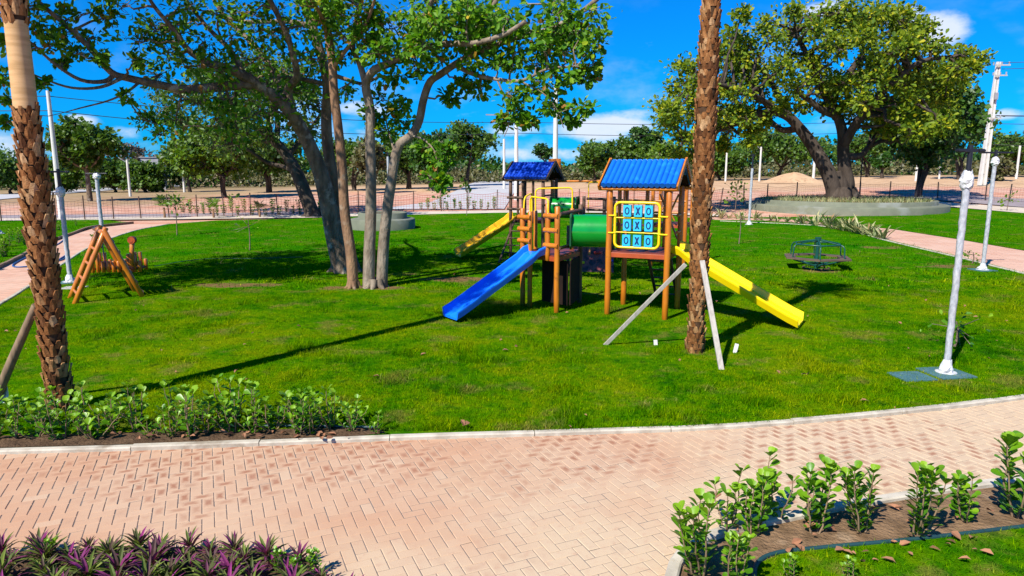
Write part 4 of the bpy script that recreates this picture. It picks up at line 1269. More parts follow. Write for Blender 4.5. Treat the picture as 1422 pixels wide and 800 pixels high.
def letter(kind, fr, x, y, z, w, h, m, th=.006):
    out = []
    if kind == 'O':
        n = 28
        ro = [(w * .5 * math.cos(2 * math.pi * i / n), h * .5 * math.sin(2 * math.pi * i / n)) for i in range(n)]
        ri = [(a * .56, b * .66) for a, b in ro]
        V = [fr(x + a, y, z + b) for a, b in ro] + [fr(x + a, y, z + b) for a, b in ri] + [fr(x + a, y + th, z + b) for a, b in ro]
        F = [[i, (i + 1) % n, n + (i + 1) % n, n + i] for i in range(n)] + [[i, 2 * n + i, 2 * n + (i + 1) % n, (i + 1) % n] for i in range(n)]
        out.append(chunk(V, F, m))
    else:
        a, b, s = w * .5, h * .5, w * .26
        k = s * h / w
        P = [(-a, b), (-a + s * 1.25, b), (0, k * .95), (a - s * 1.25, b), (a, b), (s * .62, 0), (a, -b), (a - s * 1.25, -b), (0, -k * .95), (-a + s * 1.25, -b), (-a, -b), (-s * .62, 0)]
        V = [fr(x + p, y, z + q) for p, q in P]
        out.append(chunk(V, [[0, 11, 2, 1], [4, 3, 2, 5], [10, 9, 8, 11], [6, 5, 8, 7], [11, 8, 5, 2]], m))
    return out
for i, rowz in enumerate((gt - .155, (zb[0] + zb[1]) / 2 + .005, gb + .135)):
    for j, colx in enumerate((-.215, -.01, .20)):
        w_, h_ = .15, .215
        jx = [.0, .004, -.004][(i + j) % 3]
        ch = [box(T1(colx + jx, yf + .005, rowz), (w_, .075, h_), T1.R(), 0)]
        ch += letter('OXO'[j], T1, colx + jx, yf + .005 - .0415, rowz, w_ * .62, h_ * .66, 1)
        build('tile', ch, ['tile_cyan', 'letter_navy'], panel, label='turning blue tile with a navy letter ' + 'OXO'[j])
for colx in (-.215, -.01, .20):
    build('tile_rod', tube([T1(colx, yf + .03, gb + .02), T1(colx, yf + .03, gt - .02)], .006, 6), 'black_metal', panel)
# slide, ladder and lattice on this tower
slide(T1(hx + .02, .02, dz1 + .02), T1(hx + 2.36, -.20, gz + .06), .78, 'slide_yellow', 'bright yellow slide on the front tower')
ladder(T1(.1, hx + .05, dz1), T1(.1, hx + 1.15, gz), T1.u, .46, 6)
xb = [beam(T1(.12, hx + .03, 1.45), T1(.50, hx + .03, 2.35), .03, .06, up=tuple(T1.v)), beam(T1(.50, hx + .065, 1.45), T1(.12, hx + .065, 2.35), .03, .06, up=tuple(T1.v))]
build('cross_brace', xb, 'log_wood', ps, bevel=.004)
for z in (1.62, 1.95):
    build('side_rail', tube([T1(hx, .25, z), T1(hx, hx, z)], .03, 10), 'log_wood', ps)
for z in (1.6, 1.9):
    build('side_rail', tube([T1(-hx + .05, hx + .01, z), T1(.1, hx + .01, z)], .026, 10), 'log_wood', ps)

# ---- second tower, open-topped, with the blue slide
Q1, Q2, Q3 = V3(.22, 14.02, 0), V3(.88, 13.28, 0), V3(1.44, 14.34, 0)
Q4 = Q1 + Q3 - Q2
dz2 = 1.17
f12 = (Q2 - Q1).normalized(); n12 = V3(-f12.y, f12.x, 0)          # n12 points into the deck
log_post(Q1 + V3(0, 0, -.05), Q1 + V3(0, 0, 2.06), .055)
log_post(Q2 + V3(0, 0, -.05), Q2 + V3(0, 0, 2.13), .055)
log_post(Q3 + V3(0, 0, -.05), Q3 + V3(0, 0, 2.12), .05, 'log_dark')
log_post(Q4 + V3(0, 0, -.05), Q4 + V3(0, 0, 2.1), .05)
I1 = Q1 + f12 * .20 + n12 * .02; I2 = Q2 - f12 * .235 - n12 * .02
log_post(I1 + V3(0, 0, -.05), I1 + V3(0, 0, 2.0), .05)
log_post(I2 + V3(0, 0, dz2 - .12), I2 + V3(0, 0, 2.0), .047, name='upright')
deck([Q1, Q2, Q3, Q4], dz2)
for z in (1.88, 1.64, 1.40):
    build('side_rail', tube([Q1 - f12 * .09 + V3(0, 0, z) - n12 * .03, I1 + f12 * .05 + V3(0, 0, z) - n12 * .03], .05, 12), 'log_wood', ps)
for z in (1.94, 1.66, 1.36):
    build('side_rail', tube([I2 - f12 * .08 + V3(0, 0, z) - n12 * .02, Q2 + f12 * .05 + V3(0, 0, z) - n12 * .02], .05, 12), 'log_wood', ps)
build('top_rail', tube([Q2 + V3(0, 0, 1.98) + f12 * .05, Q3 + V3(0, 0, 2.0) + (Q3 - Q2).normalized() * .12], .042, 12), 'log_dark', ps)
build('side_rail', tube([Q2 + V3(0, 0, 1.32) + f12 * .05, Q3 + V3(0, 0, 1.32)], .035, 12), 'log_dark', ps)
slide(Q1.lerp(Q2, .46) + V3(0, 0, dz2 + .03) - n12 * .02, V3(-1.16, 12.52, gz + .07), .60, 'slide_blue', 'bright blue slide running down to the left')
hoop([I1 + V3(0, 0, 1.9), I1 + V3(0, 0, 2.30), I2 + V3(0, 0, 2.27), I2 + V3(0, 0, 1.93)])
QM = Q1.lerp(Q4, .5); QN = Q3.lerp(Q4, .25)
log_post(QM + V3(0, 0, dz2 - .12), QM + V3(0, 0, 1.98), .045, name='upright'); log_post(QN + V3(0, 0, dz2 - .12), QN + V3(0, 0, 2.03), .045, name='upright')
hoop([QM + V3(0, 0, 1.9), QM + V3(0, 0, 2.44), QN + V3(0, 0, 2.46), QN + V3(0, 0, 1.95)])
hoop([Q1 + V3(0, 0, 1.75), Q1 + n12 * .05 + V3(0, 0, 2.28), Q1.lerp(Q4, .35) + V3(0, 0, 2.36), Q1.lerp(Q4, .35) + V3(0, 0, 1.5)])
# dark boarded underside
pn = []
for (a, b) in ((Q1.lerp(Q2, .28) + n12 * .30, Q2 + n12 * .30 + f12 * .02), (Q2 + n12 * .36 + f12 * .02, Q3 - n12 * .02)):
    k = 6
    for i in range(k):
        p, q = a.lerp(b, (i + .02) / k), a.lerp(b, (i + .98) / k)
        pn.append(beam((p + q) / 2 + V3(0, 0, .14), (p + q) / 2 + V3(0, 0, dz2 - .13), (q - p).length, .025, up=tuple(V3(-(q - p).y, (q - p).x, 0).normalized())))
build('under_panel', pn, 'panel_dark', ps)
# tunnel between second and front tower
ta_, tb_ = Q2.lerp(Q3, .5), T1(-hx, .0, 0)
za = dz2 + .45
def tunnel(a, b, r, z):
    a = V3(a.x, a.y, z); b = V3(b.x, b.y, z)
    d = (b - a).normalized(); s = V3(-d.y, d.x, 0)
    n = 28; V = []; k = 12
    L = (b - a).length
    ts = np.linspace(0, 1, k)
    for rr in (r, r - .02):
        for t in ts:
            for j in range(n):
                an = 2 * math.pi * j / n
                V.append(a.lerp(b, t) + s * rr * math.cos(an) + V3(0, 0, rr * math.sin(an)))
    F = []
    for q in range(2):
        for i in range(k - 1):
            for j in range(n):
                f = [q * k * n + i * n + j, q * k * n + i * n + (j + 1) % n, q * k * n + (i + 1) * n + (j + 1) % n, q * k * n + (i + 1) * n + j]
                F.append(f if q == 0 else f[::-1])
    o = build('tunnel', [chunk(V, F, 0, None, True)], 'tunnel_green', ps, label='green plastic crawl tunnel')
    for e, p in ((1, a), (-1, b)):
        V = []; hw, hh = r + .035, r + .03
        sq = []
        for j in range(n):
            an = 2 * math.pi * j / n
            c, si = math.cos(an), math.sin(an)
            m_ = max(abs(c), abs(si))
            sq.append((c / m_ * hw, si / m_ * hh))
        for (off) in (0, .03):
            for (x, zz) in sq: V.append(p + d * e * off + s * x + V3(0, 0, zz))
            for j in range(n):
                an = 2 * math.pi * j / n
                V.append(p + d * e * off + s * (r + .002) * math.cos(an) + V3(0, 0, (r + .002) * math.sin(an)))
        F = []
        for j in range(n):
            j2 = (j + 1) % n
            F += [[j, j2, n + j2, n + j], [2 * n + j, 3 * n + j, 3 * n + j2, 2 * n + j2], [j, 2 * n + j, 2 * n + j2, j2]]
        build('flange', [chunk(V, F)], 'flange_green', o)
    return o
dirx = (tb_ - ta_).normalized()
tunnel(ta_ + dirx * .04, tb_ + dirx * .0 - dirx * .06, .325, za)

# ---- rear tower with the navy roof and ochre slide
T3 = Fr((.70, 22.2, 0), A25)
h3 = .56
dz3 = 1.30
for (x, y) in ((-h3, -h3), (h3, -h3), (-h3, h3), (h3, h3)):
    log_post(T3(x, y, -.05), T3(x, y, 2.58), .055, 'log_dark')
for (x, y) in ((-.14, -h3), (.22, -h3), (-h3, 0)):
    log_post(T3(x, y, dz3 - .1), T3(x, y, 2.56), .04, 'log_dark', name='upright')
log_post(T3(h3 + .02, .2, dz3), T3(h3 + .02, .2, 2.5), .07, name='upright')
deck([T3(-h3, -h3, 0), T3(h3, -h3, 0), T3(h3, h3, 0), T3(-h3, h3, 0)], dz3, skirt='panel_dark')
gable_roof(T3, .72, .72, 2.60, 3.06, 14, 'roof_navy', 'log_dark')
build('sunlit_bargeboard', [box(T3(.55, .42, 3.02), (.42, .03, .36), T3.R())], 'log_wood', ps)  # added board; its orange stands in for sun on the back bargeboard
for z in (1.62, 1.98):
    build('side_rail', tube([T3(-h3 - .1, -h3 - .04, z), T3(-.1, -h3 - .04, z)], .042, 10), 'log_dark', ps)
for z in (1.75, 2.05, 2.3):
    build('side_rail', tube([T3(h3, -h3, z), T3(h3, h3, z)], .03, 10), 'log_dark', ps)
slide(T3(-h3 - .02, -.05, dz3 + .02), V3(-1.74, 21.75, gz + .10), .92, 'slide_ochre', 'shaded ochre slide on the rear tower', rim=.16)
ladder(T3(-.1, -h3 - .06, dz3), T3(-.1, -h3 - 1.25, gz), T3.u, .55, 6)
# ---- rear open deck, tunnel, overhead bar, rear climbing wall
T4 = Fr((2.55, 21.4, 0), A25)
h4 = .5
for (x, y) in ((-h4, -h4), (h4, -h4), (-h4, h4), (h4, h4)):
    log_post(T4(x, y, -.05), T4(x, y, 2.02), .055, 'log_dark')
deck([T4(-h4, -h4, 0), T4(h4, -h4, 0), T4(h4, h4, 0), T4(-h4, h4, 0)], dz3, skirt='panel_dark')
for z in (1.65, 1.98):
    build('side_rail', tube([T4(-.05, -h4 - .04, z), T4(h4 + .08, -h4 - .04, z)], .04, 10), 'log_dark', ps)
tunnel(T3(h3 + .06, 0, 0), T4(-h4 - .05, .1, 0), .33, dz3 + .36)
build('overhead_bar', tube([T3(h3, h3 + .1, 2.48), T4(h4, h4, 2.50), T4(h4 + 2.6, h4 - .1, 2.50)], .035, 10), 'log_wood', ps)
hoop([T4(-.35, h4, 1.5), T4(-.35, h4, 2.46), T4(.6, h4, 2.46)])
hoop([T4(h4 + .05, -.1, 1.9), T4(h4 + .05, -.1, 2.36), T4(h4 + .75, -.2, 2.36)])
# rear lattice tower seen behind the front one
T5 = Fr((4.75, 20.3, 0), A25)
h5 = .48
for (x, y) in ((-h5, -h5), (h5, -h5), (-h5, h5), (h5, h5)):
    log_post(T5(x, y, -.05), T5(x, y, 2.52), .055)
deck([T5(-h5, -h5, 0), T5(h5, -h5, 0), T5(h5, h5, 0), T5(-h5, h5, 0)], dz3, skirt='red_board')
for z in (1.62, 1.95, 2.28):
    build('side_rail', tube([T5(-h5, -h5 - .03, z), T5(h5, -h5 - .03, z)], .032, 10), 'log_wood', ps)
build('cross_brace', [beam(T5(-.35, -h5 - .09, 1.4), T5(.2, -h5 - .09, 2.4), .03, .07, up=tuple(T5.v)), beam(T5(.2, -h5 - .125, 1.4), T5(-.35, -h5 - .125, 2.4), .03, .07, up=tuple(T5.v))], 'log_wood', ps, bevel=.004)
build('bridge_rail', tube([T4(h4, -.2, 1.95), T5(-h5, -.2, 1.95)], .03, 10), 'log_wood', ps)
br = []
p0, p1 = T4(h4 + .03, -.1, dz3 - .02), T5(-h5 - .03, -.1, dz3 - .02)
for i in range(9):
    a = p0.lerp(p1, (i + .1) / 9); b = p0.lerp(p1, (i + .9) / 9)
    br.append(beam(a + V3(0, 0, -.12 * math.sin((i + .5) / 9 * math.pi)), b + V3(0, 0, -.12 * math.sin((i + .5) / 9 * math.pi)), .55, .035))
build('bridge', br, 'deck_red', ps)
# sloping climbing wall below
cw = Fr((2.25, 18.75, 0), math.radians(-8))
P = []
nx_, nz_ = 12, 10
rg = np.random.default_rng(3)
for j in range(nz_ + 1):
    for i in range(nx_ + 1):
        x = -.55 + 1.1 * i / nx_; z = .05 + 1.15 * j / nz_
        P.append(cw(x, .42 * j / nz_ + rg.uniform(-.012, .012), z))
F = [[j * (nx_ + 1) + i, j * (nx_ + 1) + i + 1, (j + 1) * (nx_ + 1) + i + 1, (j + 1) * (nx_ + 1) + i] for j in range(nz_) for i in range(nx_)]
ch = [chunk(P, F, 0, None, False)]
ch += [beam(cw(s, .05, 0), cw(s, .50, 1.2), .05, .06) for s in (-.54, .54)]
wall = build('climbing_wall', ch, 'climb_wall', ps)
for (x, t_, m_) in ((-.36, .68, 'yellow_paint'), (-.34, .22, 'yellow_paint'), (.02, .88, 'hold_red'), (.42, .70, 'hold_blue'), (.44, .27, 'hold_blue'), (.1, .45, 'hold_red')):
    c = cw(x, .42 * t_ - .035, .05 + 1.15 * t_)
    build('hold', [box(c, (.20, .07, .07), cw.R())], m_, wall, bevel=.02)
log_post(cw(-.72, .35, 0), cw(-.72, .35, 1.3), .05, 'log_dark')
log_post(cw(-.1, -.2, .55), cw(-.1, .45, 1.25), .03, name='upright')

# ------------------------------------------------------------------ log swing frame on the left
S = Fr((-9.0, 15.0, 0), math.radians(38))
sw = thing('climbing_frame', 'A-shaped orange log climbing frame with a log boat seat hung behind it', 'climbing frame', S(0, 0, gz))
W2, HH = .40, 1.52
apex = [S(-.02, -W2, HH), S(-.02, W2, HH)]
fl = [S(-.72, -W2 - .03, -.03), S(-.72, W2 + .03, -.03)]
frr = [S(.62, -W2 - .03, -.03), S(.62, W2 + .03, -.03)]
def lp(name, a, b, r, m='log_wood', parent=sw, dome=True):
    return build(name, tube([a, a.lerp(b, .35), a.lerp(b, .7), b], [r, r * 1.03, r * .97, r], 12, dome=dome), m, parent)
for k in range(2):
    top = apex[k] + (apex[k] - fl[k]).normalized() * .10
    lp('leg', fl[k], top, .055)
    top2 = apex[k] + (apex[k] - frr[k]).normalized() * .06 + S.v * (.06 if k else -.06)
    lp('leg', frr[k], top2, .055, 'log_wood')
lp('top_beam', apex[0] - S.v * .05 - V3(0, 0, .03), apex[1] + S.v * .7 - V3(0, 0, .03), .05)
for i in range(6):
    t_ = .1 + .15 * i
    a, b = frr[0].lerp(apex[0], t_), frr[1].lerp(apex[1], t_)
    d = (b - a).normalized()
    lp('rung', a.lerp(b, .5) - d * .27 + S.u * .06, a.lerp(b, .5) + d * .27 + S.u * .06, .04, 'stick_brown', dome=False)
for i in range(4):
    t_ = .15 + .2 * i
    lp('rung', fl[0].lerp(apex[0], t_), fl[1].lerp(apex[1], t_), .03, 'log_wood', dome=False)
bo = Fr(S(.30, .62, 0) + V3(.06, .0, 0), math.radians(8))
seat = build('log_seat', [box(bo(.02, 0, .60), (1.0, .34, .04), bo.R())], 'log_dark', sw)
xs_ = np.linspace(-.50, .50, 10)
for i, x in enumerate(xs_):
    for s in (-1, 1):
        hgt = .42 if i in (0, 1, 7, 8) else .26
        build('palisade_log', tube([bo(x, s * .19, .52), bo(x, s * .19, .52 + hgt)], .042, 10, dome=True), 'log_wood', seat)
build('prow_post', tube([bo(.34, -.27, .56), bo(.38, -.25, .95), bo(.41, -.23, 1.22)], .05, 12, dome=True), 'log_wood', seat)
hd = bo(.415, -.245, 1.26)
build('prow_head', [c for c in tube([hd - V3(0, .05, 0), hd + V3(0, .05, 0)], .085, 18)] + tube([hd - V3(0, .056, 0), hd - V3(0, .05, 0)], .05, 14), 'red_board', seat)
ft = bo(.33, -.27, .60)
build('prow_base', tube([ft - V3(0, .05, 0), ft + V3(0, .03, 0)], .09, 6), 'red_board', seat)
for s in (-.3, .12):
    build('chain', tube([bo(s, 0, .62), S(-.02, .5 + s, HH - .05)], .012, 6), 'rope_blue', sw)

# ------------------------------------------------------------------ merry-go-round
mg = at(1133, 374)
mr = thing('merry_go_round', 'green metal merry-go-round with brown board seats standing on the lawn', 'merry-go-round', mg)
def mo(r, a, z): return V3(mg.x + r * math.cos(a), mg.y + r * math.sin(a), mg.z + z)
build('centre_post', tube([mo(0, 0, -.02), mo(0, 0, .90)], .052, 14) + tube([mo(0, 0, .84), mo(0, 0, .93)], .085, 14), 'wheel_green', mr)
n8 = 6
rot0 = math.radians(12)
top = [mo(.66, rot0 + 2 * math.pi * i / n8, .74) for i in range(n8)]
ringp = smooth_path(top + [top[0]], 1)[:-1]
build('grab_ring', tube(ringp, .020, 8, closed=True), 'wheel_green', mr)
for i in range(n8):
    a = rot0 + 2 * math.pi * i / n8
    build('spoke', tube([mo(.05, a, .86), mo(.66, a, .74)], .019, 8), 'wheel_green', mr)
    build('seat_support', tube([mo(.64, a, .745), mo(.72, a, .72), mo(.76, a, .66), mo(.78, a, .35)], .019, 8), 'wheel_green', mr)
    build('under_brace', tube([mo(.06, a, .10), mo(.82, a, .33)], .019, 8), 'wheel_green', mr)
    a2 = a + 2 * math.pi / n8
    g = .012
    V = []
    for z in (.335, .372):
        for (r, t_) in ((.66, g), (.98, g), (.98, 1 - g), (.66, 1 - g)):
            p = mo(r, a, z).lerp(mo(r, a2, z), t_); V.append(p)
    build('seat_board', [chunk(V, [[3, 2, 1, 0], [4, 5, 6, 7], [0, 1, 5, 4], [1, 2, 6, 5], [2, 3, 7, 6], [3, 0, 4, 7]])], 'seat_brown', mr)
    build('low_brace', tube([mo(.32, a, .17), mo(.32, a2, .17)], .014, 6), 'wheel_green', mr)
build('foot_ring', tube([mo(.36, 2 * math.pi * i / 20, .05) for i in range(20)], .02, 6, closed=True), 'seat_brown', mr)

# ------------------------------------------------------------------ date palms
def palm(name, label, base, h, prof, seed, smooth=None, crown_h=.0, rb='palm_boot'):
    rg = np.random.default_rng(seed)
    p = thing(name, label, 'palm', base)
    ks = np.linspace(0, 1, 26)
    prof = [(float(np.interp(t, [q[0] for q in prof], [q[1] for q in prof])), h * t) for t in ks]
    core = lathe([(r * .93, z) for r, z in prof], base, 20)
    parts = [dict(core, m=0)]
    rows = int(h / .086)
    P, Y, N, Sx, Ss, R = [], [], [], [], [], []
    ring = []
    for i in range(rows):
        z = h * (i + .3) / rows
        r = np.interp(z / h, ks, [q[0] for q in prof])
        if smooth and smooth[0] < z < smooth[1]: continue
        nn = 9
        for j in range(nn):
            if rg.random() < .05: continue
            a = 2 * math.pi * (j + (i % 2) * .5) / nn + i * .045 + rg.normal(0, .07)
            o = np.array([math.cos(a), math.sin(a), 0])
            P.append(np.array(base) + o * r * .90 + [0, 0, z - .02])
            Y.append(o * rg.uniform(.02, .24) + [0, 0, 1]); N.append(o)
            Sx.append(2 * math.pi * r / nn * rg.uniform(.95, 1.25)); Ss.append(rg.uniform(.085, .165)); R.append(rg.random())
    # a cut leaf base: a thick wedge, wide below, cut flat at its tip
    bv = [(-.52, 0, 0), (.52, 0, 0), (.40, .55, .10), (-.40, .55, .10), (.2, 1.0, .22), (-.2, 1.0, .22), (0, .5, .20), (.15, 1.0, .05), (-.15, 1.0, .05), (0, 0, .14)]
    bf = [(0, 9, 6), (0, 6, 3), (9, 1, 6), (1, 2, 6), (3, 6, 5), (6, 4, 5), (6, 2, 4), (5, 4, 7), (5, 7, 8), (4, 2, 7), (3, 5, 8)]
    parts.append(scatter(bv, bf, P, Y, N, Ss, m=1, r=R, SX=Sx))
    mats = ['palm_core', rb, 'palm_ring']
    if smooth:
        zs = np.linspace(smooth[0] - .03, smooth[1] + .03, 60)
        pr = [(np.interp(z / h, ks, [q[0] for q in prof]) + .001, z) for i, z in enumerate(zs)]
        parts.append(dict(lathe(pr, base, 24), m=2))
    build('trunk', parts, mats, p)
    # crown of fronds, gathered upright
    fr, lf = [], []
    for i in range(22):
        a = i * 2.4; tilt = rg.uniform(.15, .95)
        L = rg.uniform(1.3, 1.9)
        o = np.array([math.cos(a), math.sin(a), 0])
        b0 = np.array(base) + [0, 0, h - .05]
        e1 = b0 + o * L * .35 * tilt + [0, 0, L * .55]; e2 = b0 + o * L * .95 * tilt + [0, 0, L * (1.0 - .75 * tilt)]
        C = bezier(b0, e2, (e1 - (b0 + e2) / 2) * 1.0, 12)
        fr += tube(C, np.linspace(.03, .006, 12), 5)
        T = np.gradient(C, axis=0)
        for k in range(3, 12):
            for q in range(3):
                t_ = rg.random()
                c = C[k - 1] * (1 - t_) + C[k] * t_
                tt = norm(T[k]); sd = norm(np.cross(tt, [0, 0, 1.0]) + 1e-6)
                for s in (-1, 1):
                    lf.append((c, sd * s * .8 + tt * .7 + [0, 0, .25], np.cross(sd * s, tt), rg.uniform(.28, .42) * (1 - .3 * (k / 12))))
    build('crown', [scatter(LANCE_V, LANCE_F, [q[0] for q in lf], [q[1] for q in lf], [q[2] for q in lf], [q[3] for q in lf], r=rg.random(len(lf)), SX=[q[3] * .55 for q in lf])] + [dict(c, r=np.full(len(c['v']), .3)) for c in fr], 'leaf_palm', p)
    return p
bP1 = at(965, 491)
palm('date_palm', 'date palm with a scaly brown trunk propped by two grey planks beside the tower', bP1, 7.1, [(0, .135), (.08, .105), (.3, .130), (.52, .140), (.8, .098), (1, .10)], 5)
bP2 = at(85, 572)
palm('date_palm', 'date palm with a smooth ringed band high on its trunk standing among the path-side shrubs', bP2, 7.3, [(0, .125), (.08, .115), (.33, .135), (.45, .105), (.48, .116), (.60, .108), (.63, .105), (1, .12)], 6, smooth=(3.50, 4.36))

def plank(name, label, a, b, w, th, m, cat, up=(0, -1, 0)):
    return tag(build(name, [beam(a, b, w, th, up=up)], m, None, bevel=.004), label, cat)
pa = pt(952, 367, bP1.y - .12)
plank('wooden_prop', 'long grey plank leaning from the date palm down to the left', at(837, 481) + V3(0, 0, -.02), pa, .06, .035, 'plank_grey', 'prop')
plank('wooden_prop', 'short steep grey plank leaning on the right side of the date palm', at(1003, 517) + V3(0, 0, -.02), pt(975, 362, bP1.y - .16), .075, .035, 'plank_grey', 'prop')
plank('ground_peg', 'white wooden peg in the grass left of the propped date palm', at(911, 482) + V3(0, 0, -.02), at(911, 482) + V3(-.01, .02, .115), .06, .03, 'peg_white', 'peg')
plank('ground_peg', 'tilted white wooden peg in the grass right of the propped date palm', at(1019, 493) + V3(0, 0, -.02), at(1019, 493) + V3(.05, .03, .17), .055, .03, 'peg_white', 'peg')
a, b = at(-12, 566), pt(50, 424, bP2.y + .05)
tag(build('wooden_prop', tube([a + V3(0, 0, -.02), a.lerp(b, .5), b], [.055, .05, .042], 12), 'stick_brown'), 'round brown pole leaning against the palm with the ringed trunk', 'prop')
rgp = np.random.default_rng(8)
c = at(8, 566)
tag(build('plastic_scrap', [chunk([(c.x - .05, c.y, .06), (c.x + .02, c.y - .03, .05), (c.x + .04, c.y + .02, .14), (c.x - .04, c.y + .03, .2), (c.x + .03, c.y + .03, .26), (c.x - .02, c.y, .3)], [[0, 1, 2], [0, 2, 3], [3, 2, 4], [3, 4, 5], [1, 4, 2], [0, 3, 5]])], 'white_plastic'), 'crumpled white plastic scrap at the foot of the leaning brown pole', 'scrap')

# ------------------------------------------------------------------ planters
def ring_planter(name, label, c, profile, m, cat='planter', n=72):
    p = thing(name, label, cat, c)
    return p, build('wall', [lathe(profile, c, n)], m, p)
PG = V3(bG.x, bG.y, float(H(bG.x, bG.y)))
pl, _ = ring_planter('round_planter', 'large round grey-green concrete planter with a stepped seat around the broad old tree', PG,
             [(6.35, -.6), (6.35, .27), (6.31, .33), (6.25, .34), (5.72, .34), (5.70, .37), (5.70, .58), (5.66, .61), (5.45, .61), (5.42, .57), (5.40, .3)], 'concrete_green')
so = lathe([(5.42, .52), (4, .55), (1.5, .60), (0, .62)], PG, 48)
build('soil', [so], 'soil', pl)
rg = np.random.default_rng(31)
def tuft_mass(c, r0, r1, z, n, h, w, rg):
    a = rg.uniform(0, 2 * np.pi, n); r = np.sqrt(rg.uniform(r0 * r0, r1 * r1, n))
    P = np.stack([c.x + r * np.cos(a), c.y + r * np.sin(a), np.full(n, c.z + z)], 1)
    az = rg.uniform(0, 2 * np.pi, n); le = rg.uniform(0, .9, n)
    Y = np.stack([np.cos(az) * le, np.sin(az) * le, np.ones(n)], 1); N = np.stack([np.cos(az), np.sin(az), -le], 1)
    return scatter(BLADE_V, BLADE_F, P, Y, N, h * rg.uniform(.4, 1.2, n), r=np.clip(rg.normal(.5, .25, n), 0, 1), SX=w)
stuff(build('planter_grass', [tuft_mass(PG, .9, 5.4, .53, 5200, .38, .035, rg)], 'leaf_flax'), 'dry mixed grass growing round the broad tree inside its planter')
pc = V3((532 - CX) / F_PX * 33.4, 33.4, 0)
pc.z = float(H(pc.x, pc.y))
pl2, _ = ring_planter('round_planter', 'small round two-step grey-green concrete planter behind the twin-stemmed tree', pc,
             [(1.56, -.2), (1.56, .47), (1.53, .51), (1.48, .52), (1.20, .52), (1.18, .55), (1.18, .78), (1.15, .81), (1.05, .81), (1.03, .78), (1.02, .6)], 'concrete_green', n=48)
build('soil', [lathe([(1.03, .72), (.5, .76), (0, .77)], pc, 24)], 'soil_dark', pl2)

# ------------------------------------------------------------------ lamp posts wrapped in plastic
def lamp(label, px, py, z_white, z_top, z_bag, arm, r=.045, pad=True, wrap=True, arm_dir=(1, .1, 0), seed=0, zb=0.0):
    b = at(px, py)
    rg = np.random.default_rng(seed + 50)
    p = thing('lamp_post', label, 'lamp post', b)
    zs = np.linspace(.05, z_white, 30)
    P = [V3(b.x + rg.normal(0, .003), b.y, b.z + z) for z in zs]
    R = [r * (1 + (.035 * rg.normal() if wrap else 0)) for _ in zs]
    build('pole', tube(P, R, 14), 'pole_wrapped' if wrap else 'concrete_white', p)
    build('upper_post', tube([V3(b.x, b.y, b.z + z_white - .02), V3(b.x, b.y, b.z + z_top)], r * .72, 12), 'black_metal', p)
    d = Vector(arm_dir).normalized()
    c = V3(b.x, b.y, b.z + z_top - .07)
    ar = build('cross_arm', [beam(c - d * arm, c + d * arm, .05, .045)], 'black_metal', p, bevel=.006)
    for s in (-1, 1):
        build('lamp_head', [beam(c + d * arm * s * .55, c + d * arm * s * 1.02, .075, .028), beam(c + d * arm * s * .6 - V3(0, 0, .02), c + d * arm * s * .98 - V3(0, 0, .02), .055, .012)], 'black_metal', ar, bevel=.004)
    if z_bag:
        ch = []
        n, k = 14, 9
        V = []
        for i in range(k):
            t_ = i / (k - 1)
            for j in range(n):
                a = 2 * math.pi * j / n
                q = r * (1.1 + .75 * math.sin(math.pi * min(1, t_ * 1.1)) ** .7 * (1 + .35 * rg.normal())) if 0 < i < k - 1 else r * 1.1
                q = max(q, r * 1.08)
                V.append((b.x + q * math.cos(a), b.y + q * math.sin(a), b.z + z_bag - .12 + .25 * t_ + .012 * rg.normal()))
        F = [[i * n + j, i * n + (j + 1) % n, (i + 1) * n + (j + 1) % n, (i + 1) * n + j] for i in range(k - 1) for j in range(n)]
        ch = [chunk(V, F, 0, None, False)]
        build('plastic_bag', ch, 'white_plastic', p)
    # crumpled plastic and flange at the foot
    prof = [(r * 3.2, .045), (r * 3.2, .06), (r * 1.9, .065), (r * 2.1, .10), (r * 1.5, .16), (r * 1.12, .24)]
    V = []
    n = 12
    for (q, z) in prof:
        for j in range(n):
            a = 2 * math.pi * j / n
            k = q * (1 + .12 * rg.normal() * (z > .06))
            V.append((b.x + k * math.cos(a), b.y + k * math.sin(a), b.z + z))
    F = [[i * n + j, i * n + (j + 1) % n, (i + 1) * n + (j + 1) % n, (i + 1) * n + j] for i in range(len(prof) - 1) for j in range(n)]
    build('foot', [chunk(V, F, 0, None, False)], 'white_plastic', p)
    if pad:
        build('base_pad', [box((b.x, b.y, b.z + .02), (.52, .52, .07), .15)], 'pad_teal', p, bevel=.006)
    return p, b
_, bl1 = lamp('tall plastic-wrapped lamp post on a teal pad near the front path at the right', 1313, 522, 2.78, 3.14, 2.68, .21, r=.043, seed=1, arm_dir=(1, .25, 0))
lamp('plastic-wrapped lamp post beside the brick path in front of the big concrete pole', 1364, 377, 3.0, 3.38, 3.06, .48, r=.052, seed=2)
lamp('white lamp post with a black top standing in front of the large planter', 1040, 313, 2.9, 3.62, 0, .12, r=.062, seed=3, pad=False)
lamp('plastic-wrapped lamp post between the ringed palm and the log climbing frame', 98, 394, 2.28, 2.86, 2.30, .24, r=.055, seed=4)
lamp('thin white lamp post with a bagged top behind the log climbing frame', 143, 334, 2.55, 2.78, 2.60, .4, r=.075, seed=5, pad=False)
lamp('thin white lamp post rising from behind the small planter', 541, 303, 3.55, 3.8, 0, .15, r=.07, seed=6, pad=False)
lamp('white lamp post cut by the edge of the view beyond the left path', -3, 326, 1.15, 2.6, 1.1, .2, r=.09, seed=7, pad=False)
c = at(1266, 527)
tag(build('access_cover', [box((c.x, c.y, c.z + .03), (.46, .40, .05), .12)], 'pad_teal', None, bevel=.006), 'flat teal square cover in the grass beside the right lamp pad', 'access cover')
c = at(103, 402)
